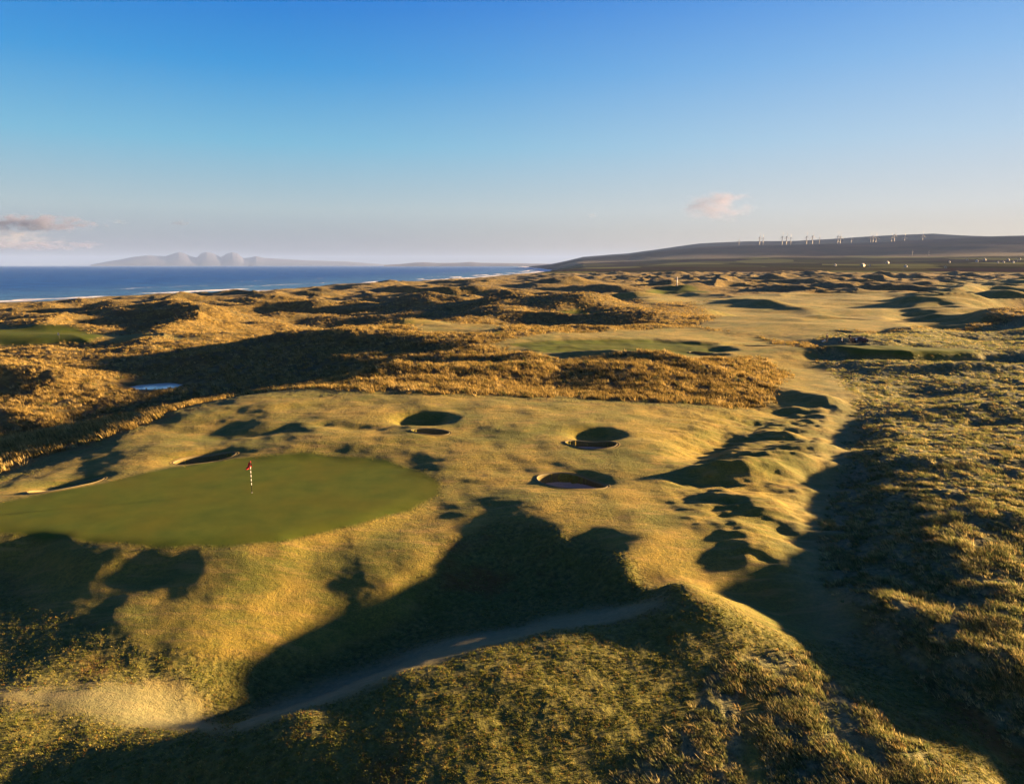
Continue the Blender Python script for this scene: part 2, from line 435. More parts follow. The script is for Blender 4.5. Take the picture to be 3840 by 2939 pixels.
GREENS = [poly(p, z_) for p, z_ in zip((
 [(-260,1135),(-100,1090),(0,1077),(200,1040),(350,1005),(500,985),(650,978),(800,985),(900,1008),(950,1040),(940,1062),(880,1090),(760,1122),(600,1158),(480,1168),(370,1171),(200,1162),(0,1142),(-200,1155)],
 [(1090,737),(1200,729),(1400,723),(1530,729),(1565,745),(1480,755),(1300,759),(1150,753)],
 [(1745,743),(1850,741),(2000,742),(2105,745),(2095,751),(1960,755),(1850,752)],
 [(-160,706),(150,704),(235,711),(190,720),(-160,724)],
 [(1380,624),(1450,621),(1520,625),(1500,632),(1400,631)],
 [(1150,670),(1240,664),(1310,668),(1240,676)],
), (0.0, 1.6, 1.6, -2.2, None, None))]
G1 = GREENS[0]
PLAT = [(GREENS[0], .05, .045, .95, 0, 0), (GREENS[1], 1.55, .02, .8, -.035, 2.0), (GREENS[2], 1.75, .012, .95, -.03, 72.0), (GREENS[3], -2.2, .05, .92, 0, 0)]
MOWN = [poly(p) for p in (
 [(-300,1190),(-300,1070),(0,1035),(150,985),(270,935),(400,882),(530,852),(640,856),(760,846),(1000,852),(1200,860),(1400,872),(1560,884),(1650,862),(1690,800),(1640,766),
  (1740,770),(1790,800),(1835,850),(1840,900),(1830,960),(1810,1030),(1780,1100),(1770,1180),(1790,1260),(1860,1340),(1700,1370),(1560,1300),(1440,1232),(1330,1168),(1170,1103),(1000,1075),(940,1075),(760,1130),(400,1190)],
 [(1050,738),(1200,712),(1480,702),(1620,720),(1700,740),(1760,770),(1690,800),(1640,768),(1500,768),(1300,764),(1150,762)],
 [(1480,650),(1600,632),(1900,627),(2100,640),(2140,660),(2120,690),(1960,704),(1800,708),(1740,735),(1620,722),(1480,700),(1540,680)],
 [(480,1572),(560,1515),(700,1455),(860,1398),(1100,1343),(1300,1300),(1410,1284),(1430,1296),(1200,1348),(880,1437),(640,1527),(530,1562)],
 [(1592,1440),(1626,1440),(1640,1580),(1640,1700),(1590,1700),(1596,1560)],
 [(-80,1490),(160,1470),(385,1464),(430,1500),(490,1562),(380,1566),(200,1540),(0,1508),(-80,1505)],
 [(0,1150),(0,1200),(60,1290),(250,1370),(420,1405),(600,1420),(760,1385),(880,1330),(920,1240),(960,1160),(1060,1120),(1200,1130),(1330,1180),(1500,1290),(1560,1300),(1440,1200),(1170,1090),(940,1060),(400,1165)],
 [(840,703),(960,690),(1120,700),(1060,715),(900,712)],
 [(-160,740),(100,730),(480,735),(300,715),(0,700),(-160,700)],
 [(1290,642),(1420,628),(1540,634),(1520,646),(1400,650)],
 [(1900,700),(2060,600),(2300,600),(2300,640),(2100,650)],
)]
ROUGH = [poly(p) for p in (
 [(1700,1090),(1720,1010),(1760,940),(1760,890),(1740,840),(1700,795),(1700,775),(1900,770),(2195,780),(2700,800),(2700,1720),(2330,1720),(2020,1490),(1870,1345),(1750,1262),(1690,1170)],
 [(1250,1720),(1330,1655),(1470,1560),(1520,1440),(1620,1400),(1720,1400),(1870,1520),(2100,1700),(2100,1760),(1250,1760)],
 [(1740,738),(1700,728),(1760,712),(1960,706),(2195,690),(2700,690),(2700,780),(2195,778),(1900,786),(1760,782)],
)]
CORR = poly([(1775,790),(1830,850),(1850,930),(1840,1040),(1795,1140),(1785,1250),(1860,1350),(1900,1440),(1800,1400),(1740,1340),(1700,1220),(1720,1100),(1755,980),(1770,880)])
HUMK = poly([(1440,890),(1640,870),(1830,850),(1850,1000),(1800,1120),(1790,1260),(1650,1250),(1560,1180),(1440,1080)])
FORE = [poly([(-600,1060),(0,1012),(130,965),(270,925),(400,872),(530,845),(750,838),(1000,845),(1200,850),(1400,860),(1560,874),(1700,850),(1900,1000),(2195,1500),(2700,1800),(2700,2400),(-700,2400)])]

def zones(x, y):
    th, rho = lp(x, y)
    wob = (fbm(th * 1, rho * 1, .05, 3, 31)) * .006
    g = np.zeros(x.shape); m = g.copy(); r = g.copy(); f = g.copy()
    for P in GREENS: g = np.maximum(g, pmask(P, th, rho, .008, wob))
    for P in MOWN: m = np.maximum(m, pmask(P, th, rho, .014, wob * 2))
    for P in ROUGH: r = np.maximum(r, pmask(P, th, rho, .012, wob * 3))
    for P in FORE: f = np.maximum(f, pmask(P, th, rho, .015, wob * 2))
    f = np.maximum(f, (rho < math.log(20)) * 1.0)
    m = np.maximum(m, (rho > math.log(1700)) * 0.0)
    m = m * (1 - g); r = r * (1 - g) * (1 - m); f = f * (1 - g) * (1 - m) * (1 - r)
    return g, m, r, f

# bunker outlines: world centre, radii, angle
def bunker_spec():
    L = []
    for (u0, v0, u1, v1, hw) in ((60,1057,222,1026,1.35),(372,992,500,974,1.3),(885,922,962,928,1.0),(1214,950,1322,952,1.35),(1147,1022,1300,1044,2.0),(1483,754,1530,758,1.6)):
        a = hit(u0, v0); b = hit(u1, v1)
        c = (a + b) / 2
        L.append((c.x, c.y, (b - a).xy.length / 2, hw, math.atan2(b.y - a.y, b.x - a.x)))
    return L
BUNK = bunker_spec()
def bunker_r(k, x, y):
    cx, cy, a, b, an = BUNK[k]
    c, s = math.cos(an), math.sin(an)
    dx = (x - cx) * c + (y - cy) * s; dy = -(x - cx) * s + (y - cy) * c
    return dx / a, dy / b

def surface(x, y):
    """final land height with grass clumping"""
    z = height(x, y)
    th, rho = lp(x, y); D = np.exp(rho)
    return z

# ------------------------------------------------------------------ node helpers
class NT:
    def __init__(s, name):
        s.m = bpy.data.materials.new(name); s.m.use_nodes = True
        s.n = s.m.node_tree.nodes; s.l = s.m.node_tree.links; s.n.clear()
        s.out = s.n.new('ShaderNodeOutputMaterial')
    def new(s, t, **k):
        o = s.n.new(t)
        for a, b in k.items(): setattr(o, a, b)
        return o
    def put(s, sock, v):
        if isinstance(v, bpy.types.NodeSocket): s.l.new(v, sock)
        elif isinstance(v, (tuple, list)) and len(v) == 3 and sock.type == 'RGBA': sock.default_value = (*v, 1)
        else: sock.default_value = v
    def noise(s, vec, scale, detail=3, rough=.55, dist=0.0):
        o = s.new('ShaderNodeTexNoise'); s.put(o.inputs['Vector'], vec)
        o.inputs['Scale'].default_value = scale; o.inputs['Detail'].default_value = detail
        o.inputs['Roughness'].default_value = rough; o.inputs['Distortion'].default_value = dist
        return o.outputs['Fac']
    def math(s, op, a, b=0.0, c=None, clamp=False):
        o = s.new('ShaderNodeMath', operation=op); o.use_clamp = clamp
        s.put(o.inputs[0], a); s.put(o.inputs[1], b)
        if c is not None: s.put(o.inputs[2], c)
        return o.outputs[0]
    def ramp(s, v, a, b, ca=0.0, cb=1.0):
        o = s.new('ShaderNodeMapRange'); o.clamp = True
        s.put(o.inputs[0], v); s.put(o.inputs[1], a); s.put(o.inputs[2], b); s.put(o.inputs[3], ca); s.put(o.inputs[4], cb)
        return o.outputs[0]
    def mix(s, f, a, b):
        o = s.new('ShaderNodeMix', data_type='RGBA')
        s.put(o.inputs['Factor'], f); s.put(o.inputs[6], a); s.put(o.inputs[7], b)
        return o.outputs[2]
    def map(s, vec, sc):
        o = s.new('ShaderNodeMapping'); s.put(o.inputs[0], vec); o.inputs['Scale'].default_value = sc
        return o.outputs[0]
    def pos(s):
        return s.new('ShaderNodeNewGeometry').outputs['Position']
    def attr(s, name):
        o = s.new('ShaderNodeAttribute'); o.attribute_name = name
        return o
    def bsdf(s, col, rough=.8, **k):
        b = s.new('ShaderNodeBsdfPrincipled')
        s.put(b.inputs['Base Color'], col); s.put(b.inputs['Roughness'], rough)
        for a, v in k.items(): s.put(b.inputs[a.replace('_', ' ')], v)
        s.l.new(b.outputs[0], s.out.inputs['Surface'])
        return b

def simple(name, col, rough=.7, var=.15, scale=6.0, **k):
    t = NT(name)
    tc = t.new('ShaderNodeTexCoord').outputs['Object']
    n = t.noise(tc, scale, 4)
    c = t.mix(t.ramp(n, .3, .7), tuple(x * (1 - var) for x in col), tuple(min(1, x * (1 + var)) for x in col))
    t.bsdf(c, rough, **k)
    return t.m

# ------------------------------------------------------------------ ground material
def ground_material():
    t = NT('turf')
    P = t.pos()
    z = t.attr('zone'); sep = t.new('ShaderNodeSeparateColor'); t.l.new(z.outputs['Color'], sep.inputs[0])
    green, mown, rough = sep.outputs[0], sep.outputs[1], sep.outputs[2]
    fore = z.outputs['Alpha']
    x = t.attr('aux'); sx = t.new('ShaderNodeSeparateColor'); t.l.new(x.outputs['Color'], sx.inputs[0])
    sand, pathm, field = sx.outputs[0], sx.outputs[1], sx.outputs[2]
    hill = x.outputs['Alpha']
    n_big = t.noise(P, .09, 4, .6); n_mid = t.noise(P, .55, 4, .6); n_fin = t.noise(P, 3.2, 5, .65); n_vf = t.noise(P, 14, 4, .7)
    st = t.noise(t.map(P, (.5, 3, 1)), .6, 3, .6)
    # marram / dry dune grass
    mar = t.mix(t.ramp(n_mid, .35, .68), (.12, .085, .024), (.34, .24, .055))
    mar = t.mix(t.ramp(n_big, .46, .62), mar, (.13, .105, .035))
    mar = t.mix(t.ramp(n_fin, .3, .7), t.mix(.4, mar, (.05, .035, .012)), mar)
    # foreground grass: olive with tan tips and russet patches
    fo = t.mix(t.ramp(n_fin, .36, .66), (.085, .095, .022), (.26, .225, .055))
    fo = t.mix(t.ramp(n_mid, .42, .62, 0, .6), fo, (.12, .135, .025))
    fo = t.mix(t.ramp(t.noise(P, .16, 3, .6), .56, .68, 0, .65), fo, (.19, .075, .018))
    # mown turf
    mo = t.mix(t.ramp(n_fin, .3, .7), (.13, .125, .022), (.35, .262, .042))
    mo = t.mix(t.ramp(n_big, .40, .60, 0, .85), mo, (.115, .14, .022))
    mo = t.mix(t.ramp(t.noise(P, 9, 5, .7), .44, .60, 0, .55), mo, (.085, .078, .022))
    mo = t.mix(t.ramp(t.noise(P, .28, 4, .65), .5, .7, 0, .6), mo, (.40, .275, .055))
    mo = t.mix(t.ramp(st, .52, .72, 0, .5), mo, (.38, .25, .085))
    # green
    gr = t.mix(t.ramp(n_mid, .3, .7), (.060, .095, .011), (.098, .128, .014))
    gr = t.mix(t.ramp(t.noise(P, .22, 3), .4, .7, 0, .5), gr, (.12, .112, .010))
    # tussocky rough
    ro = t.mix(t.ramp(n_fin, .35, .68), (.09, .11, .05), (.31, .29, .13))
    ro = t.mix(t.ramp(n_mid, .45, .65, 0, .6), ro, (.085, .10, .022))
    c = mar
    c = t.mix(fore, c, fo); c = t.mix(rough, c, ro); c = t.mix(mown, c, mo); c = t.mix(green, c, gr)
    c = t.mix(t.math('MULTIPLY', pathm, .7), c, t.mix(t.ramp(n_fin, .3, .7), (.20, .20, .11), (.29, .275, .15)))
    c = t.mix(sand, c, (.42, .33, .22))
    # distant farmland and moor
    vor = t.new('ShaderNodeTexVoronoi'); t.put(vor.inputs['Vector'], t.map(P, (1, .55, 0))); vor.inputs['Scale'].default_value = .0042
    fc = t.new('ShaderNodeSeparateColor'); t.l.new(vor.outputs['Color'], fc.inputs[0])
    fld = t.mix(fc.outputs[0], (.018, .02, .009), (.06, .06, .022))
    fld = t.mix(t.ramp(fc.outputs[1], .5, .9), fld, (.03, .022, .02))
    fld = t.mix(t.ramp(fc.outputs[2], .72, .8), fld, (.10, .11, .04))
    c = t.mix(field, c, fld)
    moor = t.mix(t.ramp(t.noise(P, .002, 5, .6), .35, .65), (.010, .010, .016), (.030, .022, .024))
    c = t.mix(hill, c, moor)
    # grass surface
    inv_g = t.math('SUBTRACT', 1.0, green, clamp=True)
    inv_m = t.math('SUBTRACT', 1.0, mown, clamp=True)
    rgh = t.math('MULTIPLY', inv_g, inv_m)
    hgt = t.math('MULTIPLY', t.math('ADD', t.math('MULTIPLY', t.math('SUBTRACT', n_fin, .5), .26), t.math('MULTIPLY', t.math('SUBTRACT', n_mid, .5), .5)), rgh)
    fine = t.math('MULTIPLY', t.math('SUBTRACT', n_vf, .5), t.math('ADD', .012, t.math('MULTIPLY', inv_g, .05)))
    fine = t.math('ADD', fine, t.math('MULTIPLY', t.math('MULTIPLY', t.math('SUBTRACT', n_fin, .5), inv_g), .10))
    bump = t.new('ShaderNodeBump'); bump.inputs['Strength'].default_value = 1.0; bump.inputs['Distance'].default_value = 1.0
    t.l.new(t.math('ADD', hgt, fine), bump.inputs['Height'])
    b = t.bsdf(c, .9)
    t.put(b.inputs['Specular IOR Level'], t.math('SUBTRACT', .12, t.math('MULTIPLY', t.math('MAXIMUM', hill, field), .12)))
    t.put(b.inputs['Sheen Weight'], t.math('MULTIPLY', inv_g, t.math('SUBTRACT', .05, t.math('MULTIPLY', t.math('MAXIMUM', hill, field), .05)))); t.put(b.inputs['Sheen Roughness'], .45)
    t.put(b.inputs['Sheen Tint'], (.75, .8, .8))
    t.l.new(bump.outputs[0], b.inputs['Normal'])
    return t.m
M_TURF = ground_material()

# ------------------------------------------------------------------ ground mesh: full disc, finest in the picture's field
def mesh_from(name, V, F, mat, smooth=True, attrs=None):
    me = bpy.data.meshes.new(name)
    me.vertices.add(len(V)); me.vertices.foreach_set('co', np.ascontiguousarray(V, dtype=np.float32).ravel())
    k = F.shape[1]
    me.loops.add(F.size); me.loops.foreach_set('vertex_index', np.ascontiguousarray(F, dtype=np.int32).ravel())
    me.polygons.add(len(F)); me.polygons.foreach_set('loop_start', np.arange(0, F.size, k, dtype=np.int32))
    me.polygons.foreach_set('loop_total', np.full(len(F), k, dtype=np.int32))
    me.polygons.foreach_set('use_smooth', np.full(len(F), smooth, dtype=bool))
    me.update(calc_edges=True)
    for an, arr in (attrs or {}).items():
        a = me.attributes.new(an, 'FLOAT_COLOR', 'POINT'); a.data.foreach_set('color', np.ascontiguousarray(arr, dtype=np.float32).ravel())
    me.materials.append(mat)
    o = bpy.data.objects.new(name, me)
    return link(o)

Q = 1.0
ths = np.concatenate([np.linspace(-np.pi, -.78, 40)[:-1], np.linspace(-.78, .78, int(1300 * Q)), np.linspace(.78, np.pi, 40)[1:]])
rhos = np.concatenate([np.log([.5, 4, 8, 12]), np.arange(math.log(15), math.log(60), .0032 / Q), np.arange(math.log(60), math.log(420), .0042 / Q),
                       np.arange(math.log(420), math.log(2400), .0062 / Q), np.arange(math.log(2400), math.log(12000), .011 / Q)])
TT, RR = np.meshgrid(ths, rhos, indexing='ij')
GX = np.sin(TT) * np.exp(RR); GY = np.cos(TT) * np.exp(RR)
gx, gy = GX.ravel(), GY.ravel()
gd = np.exp(RR).ravel()
GZ = height(gx, gy)
zg, zm, zr, zf = zones(gx, gy)
mar = np.clip(1 - zg - zm - zr - zf, 0, 1)
# grass clumps stand up from the surface
cl = fbm(gx, gy, 2.2, 3, 120, .6)
cl2 = fbm(gx, gy, 5.5, 2, 130)
vis = 1 - sstep(500, 1100, gd)
GZ = GZ + vis * mar * (np.clip(cl + .1, -.3, .7) * .34 + cl2 * .24) * (1 - .5 * sstep(180, 350, gd)) * sstep(60, 110, gd)
big = fbm(gx, gy, 14, 3, 135)
GZ = GZ + mar * big * .5 * sstep(90, 200, gd) * (1 - sstep(1200, 1800, gd))
GZ = GZ + zr * (fbm(gx, gy, 1.1, 3, 140, .6) * .13 + fbm(gx, gy, 3.5, 2, 141) * .22)
GZ = GZ + zf * fbm(gx, gy, .9, 3, 150, .6) * .05
hmk = pmask(HUMK, *lp(gx, gy), .05)
GZ = GZ + hmk * (1 - zg) * (fbm(gx * .7, gy * 1.3, 3.4, 3, 160, .6) * .42 + fbm(gx * .6, gy * 1.5, 1.1, 2, 161) * .10)
GZ = GZ + zm * (1 - hmk) * fbm(gx * .7, gy * 1.2, 1.6, 3, 162, .6) * .035 * (gd < 200)
# land under the bunkers is dug out
for k in range(len(BUNK)):
    a, b = bunker_r(k, gx, gy)
    GZ = np.where(a * a + b * b < .92, GZ - 1.3, GZ)
# sand near the waterline, fields and moor
cx = coast_x(gy)
sandm = 1 - sstep(-11.5, -9, GZ)
field = sstep(1650, 1900, gd) * (1 - sstep(4200, 5600, gd + 900 * fbm(gx, gy, 1500, 3, 99)))
hillm = sstep(4200, 5600, gd + 900 * fbm(gx, gy, 1500, 3, 99))
zone = np.stack([zg, zm, zr, zf], -1)
pth, prh = lp(gx, gy)
pathm = np.maximum(pmask(MOWN[3], pth, prh, .03), np.maximum(pmask(MOWN[5], pth, prh, .03), .6 * pmask(CORR, pth, prh, .05))) * (1 - zg)
aux = np.stack([sandm, pathm, field, hillm], -1)
del pth, prh
NTH, NR = TT.shape
idx = np.arange(NTH * NR).reshape(NTH, NR)
F = np.stack([idx[:-1, :-1], idx[:-1, 1:], idx[1:, 1:], idx[1:, :-1]], -1).reshape(-1, 4)[:, ::-1]
V = np.stack([gx, gy, GZ], -1)
def part(name, sel):
    f = F[sel]
    used, inv = np.unique(f, return_inverse=True)
    o = mesh_from(name, V[used], inv.reshape(-1, 4), M_TURF, attrs={'zone': zone[used], 'aux': aux[used]})
    tag(o, kind='structure')
    return o
fg = zg[F[:, 0]] > .5; fm = (zm[F[:, 0]] > .5) & ~fg
fd = gd[F[:, 0]] > 1700
low = (GZ[F].max(1) < -17.5)
part('hills', fd & ~low)
part('putting_greens', fg & ~fd)
part('fairway', fm & ~fd)
part('ground', ~fg & ~fm & ~fd & ~low)
del GX, GY

# ------------------------------------------------------------------ sea
SEA_Z = -14.2
def sea():
    t = NT('sea_water')
    P = t.pos()
    a = t.attr('foam'); foam = a.outputs['Fac']
    n1 = t.noise(t.map(P, (.05, .11, 1)), .35, 5, .6)
    n2 = t.noise(t.map(P, (.6, 1.2, 1)), .35, 4, .6)
    col = t.mix(t.ramp(n1, .35, .65), (.002, .045, .24), (.008, .12, .42))
    shoal = t.attr('shallow').outputs['Fac']  # paler water colour over the shallows
    col = t.mix(shoal, col, (.12, .30, .42))
    fo = t.math('GREATER_THAN', t.math('ADD', foam, t.math('MULTIPLY', t.math('SUBTRACT', t.noise(P, .12, 5, .7), .5), .9)), .55)
    fo = t.ramp(t.math('ADD', foam, t.math('MULTIPLY', t.math('SUBTRACT', t.noise(P, .12, 5, .7), .5), .9)), .42, .62)
    col = t.mix(fo, col, (.85, .86, .86))
    bump = t.new('ShaderNodeBump'); bump.inputs['Strength'].default_value = 1.0; bump.inputs['Distance'].default_value = 3.0
    t.l.new(t.math('ADD', n1, t.math('MULTIPLY', n2, .3)), bump.inputs['Height'])
    b = t.bsdf(col, t.math('ADD', .45, t.math('MULTIPLY', fo, .4)))
    t.l.new(bump.outputs[0], b.inputs['Normal'])
    t.put(b.inputs['Specular IOR Level'], .35)
    ths = np.linspace(-2.6, .30, 700)
    rh = np.concatenate([np.linspace(math.log(150), math.log(300), 12)[:-1], np.linspace(math.log(300), math.log(4000), 700)[:-1], np.linspace(math.log(4000), math.log(38000), 80)])
    T, Rr = np.meshgrid(ths, rh, indexing='ij')
    x = (np.sin(T) * np.exp(Rr)).ravel(); y = (np.cos(T) * np.exp(Rr)).ravel()
    wob = fbm(x, y, 260, 3, 40) * 26
    s = -(x - coast_x(y) + wob + 25)        # metres out to sea
    s2 = s + 14 * fbm(x, y, 90, 3, 201)
    z = np.zeros(x.shape); foam = np.zeros(x.shape)
    for (c0, w0, h0, sd) in ((70, 10, .8, 210), (112, 10, 1.0, 220), (160, 12, 1.8, 230), (225, 14, .9, 240), (320, 18, .7, 250), (430, 20, .6, 255)):
        g = np.clip(.5 + 1.5 * fbm(x * .25, y * .6, 160, 2, sd), 0, 1)
        e = np.exp(-((s2 - c0) / w0) ** 2)
        z += e * g * h0
        ff = np.exp(-(np.clip(s2 - c0, -60, 60) / (15.0 if c0 == 160 else 9.0 if c0 == 112 else 5)) ** 2) * np.maximum(sstep(.35 if c0 == 160 else .5, .62 if c0 == 160 else .8, g), (c0 == 160) * (1 - sstep(700, 800, y))) * (1.0 if c0 < 200 else .6)
        foam = np.maximum(foam, ff)
    foam = np.maximum(foam, (1 - sstep(90, 150, s2)) * .62)
    z += fbm(x, y * 1.6, 60, 3, 260) * .8
    shallow = np.clip(1 - s / 620, 0, 1) ** 1.4 * .75
    me_v = np.stack([x, y, SEA_Z + z], -1)
    n0, n1_ = T.shape; ii = np.arange(n0 * n1_).reshape(n0, n1_)
    Fs = np.stack([ii[:-1, :-1], ii[1:, :-1], ii[1:, 1:], ii[:-1, 1:]], -1).reshape(-1, 4)
    Fs = Fs[(s[Fs].max(1) > -140)]
    o = mesh_from('sea', me_v, Fs, t.m)
    for nm, arr in (('foam', foam), ('shallow', shallow)):
        at = o.data.attributes.new(nm, 'FLOAT', 'POINT'); at.data.foreach_set('value', arr.astype(np.float32))
    tag(o, kind='structure')
sea()

# ------------------------------------------------------------------ bunkers
M_SAND = simple('bunker_sand', (.42, .33, .25), .95, .12, 9)
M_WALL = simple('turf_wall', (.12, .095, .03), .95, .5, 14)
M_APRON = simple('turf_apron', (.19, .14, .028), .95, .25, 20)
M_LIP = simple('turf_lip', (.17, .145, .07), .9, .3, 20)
BLAB = ['long narrow sand bunker at the left edge of the near green, rim pale', 'shallow sand bunker behind the near green, just left of the red flag',
        'small deep sand bunker in the left one of two hollows beyond the green', 'slim sand bunker below the dark hollow on the right of the fairway plateau',
        'pointed sand bunker with bright pale rim and brown sand right of the near green', 'small dark sand bunker in front of the middle green']
def bunker(k):
    cx, cy, a, b, an = BUNK[k]
    c, s = math.cos(an), math.sin(an)
    n = 96
    ph = np.linspace(0, 2 * np.pi, n, endpoint=False)
    wobr = 1 + .05 * np.sin(2 * ph + k) + .04 * np.sin(3 * ph + 2 * k)
    if k == 4: wobr = wobr + .0
    z0 = float(height(np.array([cx]), np.array([cy]))[0])
    root = empty('sand_bunker', (cx, cy, z0))
    tag(root, BLAB[k], 'bunker', 'sand bunkers of the links')
    def ring(q, off, dz, flat=None):
        ex = a * q * wobr + off; ey = b * q * wobr + off
        lx = np.cos(ph) * ex; ly = np.sin(ph) * ey
        if k == 4: ly = ly * (1 - .35 * np.clip(-np.cos(ph), 0, 1) ** 2)
        x = cx + lx * c - ly * s; y = cy + lx * s + ly * c
        z = height(x, y)
        if flat is not None: z = z * (1 - flat) + (z0 + 0) * flat
        return np.stack([x - cx, y - cy, z + dz - z0], -1)
    def band(name, rings, mat, cap=False):
        V = np.concatenate(rings); Fc = []
        for r in range(len(rings) - 1):
            for i in range(n):
                j = (i + 1) % n
                Fc.append((r * n + i, r * n + j, (r + 1) * n + j, (r + 1) * n + i))
        if cap:
            V = np.concatenate([V, [V[-n:].mean(0)]])
            for i in range(n): Fc.append(((len(rings) - 1) * n + i, (len(rings) - 1) * n + (i + 1) % n, len(V) - 1, len(V) - 1))
        me = bpy.data.meshes.new(name)
        me.from_pydata(V.tolist(), [], [tuple(dict.fromkeys(f)) for f in Fc]); me.update()
        for p in me.polygons: p.use_smooth = True
        me.materials.append(mat)
        o = link(bpy.data.objects.new(name, me)); o.parent = root
        return o
    dpt = .65 if k != 4 else .42
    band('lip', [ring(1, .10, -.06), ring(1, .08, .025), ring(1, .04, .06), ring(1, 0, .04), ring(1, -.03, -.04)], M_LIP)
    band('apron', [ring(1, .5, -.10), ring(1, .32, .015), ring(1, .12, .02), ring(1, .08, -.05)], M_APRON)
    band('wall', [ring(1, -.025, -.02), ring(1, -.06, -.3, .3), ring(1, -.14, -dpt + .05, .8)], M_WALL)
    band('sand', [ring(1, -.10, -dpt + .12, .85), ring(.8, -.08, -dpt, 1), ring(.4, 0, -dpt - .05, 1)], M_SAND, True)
for k in range(len(BUNK)): bunker(k)

# ------------------------------------------------------------------ small mesh builder
class MB:
    def __init__(s): s.bm = bmesh.new()
    def box(s, c, d, rz=0.0, bevel=0.0, taper=1.0):
        r = bmesh.ops.create_cube(s.bm, size=1)
        vs = r['verts']
        for v in vs:
            k = taper if v.co.z > 0 else 1.0
            v.co = Vector((v.co.x * d[0] * k, v.co.y * d[1] * k, v.co.z * d[2]))
        if rz: bmesh.ops.rotate(s.bm, verts=vs, matrix=Matrix.Rotation(rz, 3, 'Z'))
        for v in vs: v.co += Vector(c)
        if bevel:
            es = list({e for v in vs for e in v.link_edges})
            bmesh.ops.bevel(s.bm, geom=es, offset=bevel, segments=2, affect='EDGES')
        return s
    def tube(s, p, q, r0, r1=None, n=12, cap=True):
        r1 = r0 if r1 is None else r1
        p, q = Vector(p), Vector(q); d = q - p
        m = d.to_track_quat('Z', 'Y').to_matrix()
        a = [s.bm.verts.new(p + m @ Vector((math.cos(t) * r0, math.sin(t) * r0, 0))) for t in [2 * math.pi * i / n for i in range(n)]]
        b = [s.bm.verts.new(q + m @ Vector((math.cos(t) * r1, math.sin(t) * r1, 0))) for t in [2 * math.pi * i / n for i in range(n)]]
        for i in range(n): s.bm.faces.new((a[i], a[(i + 1) % n], b[(i + 1) % n], b[i]))
        if cap: s.bm.faces.new(a[::-1]); s.bm.faces.new(b)
        return s
    def prism(s, pts, x0, x1):
        """outline in (y, z) drawn out along x"""
        a = [s.bm.verts.new((x0, y, z)) for y, z in pts]; b = [s.bm.verts.new((x1, y, z)) for y, z in pts]
        n = len(pts)
        for i in range(n): s.bm.faces.new((a[i], a[(i + 1) % n], b[(i + 1) % n], b[i]))
        s.bm.faces.new(a[::-1]); s.bm.faces.new(b)
        return s
    def build(s, name, mat, parent=None, smooth=False):
        bmesh.ops.recalc_face_normals(s.bm, faces=s.bm.faces)
        me = bpy.data.meshes.new(name); s.bm.to_mesh(me); s.bm.free()
        for p in me.polygons: p.use_smooth = smooth
        me.materials.append(mat)
        o = link(bpy.data.objects.new(name, me))
        if parent: o.parent = parent
        return o
def copy_tree(o, parent=None):
    c = o.copy(); SC.collection.objects.link(c); c.parent = parent
    for ch in list(o.children): copy_tree(ch, c)
    return c

WHITE = simple('white_paint', (.78, .76, .72), .5, .04)
HOUSEW = simple('limewash', (.5, .5, .48), .85, .08, 2)
OFFW = simple('pale_harling', (.70, .66, .58), .85, .08, 2)
CREAM = simple('cream_harling', (.5, .44, .28), .85, .08, 2)
GREYW = simple('grey_stone', (.30, .29, .29), .9, .2, 2)
SLATE = simple('slate', (.16, .16, .17), .6, .2, 3)
GLASS = simple('dark_glass', (.03, .035, .04), .1, .1)
BLACK = simple('black_paint', (.02, .02, .02), .5, .1)
RED = simple('red_cloth', (.62, .02, .02), .8, .12, 8)
SKIN = simple('skin', (.45, .27, .19), .6, .05)
NAVY = simple('dark_jacket', (.02, .022, .03), .85, .2, 12)
TROU = simple('dark_trousers', (.018, .018, .02), .85, .2, 12)
HAIR = simple('dark_hair', (.03, .02, .014), .7, .3, 30)
GREYP = simple('pale_grey_tower', (.12, .12, .135), .5, .03)
MAROON = simple('maroon_body', (.06, .02, .028), .45, .1)
RUBBER = simple('rubber', (.02, .02, .02), .9, .1)

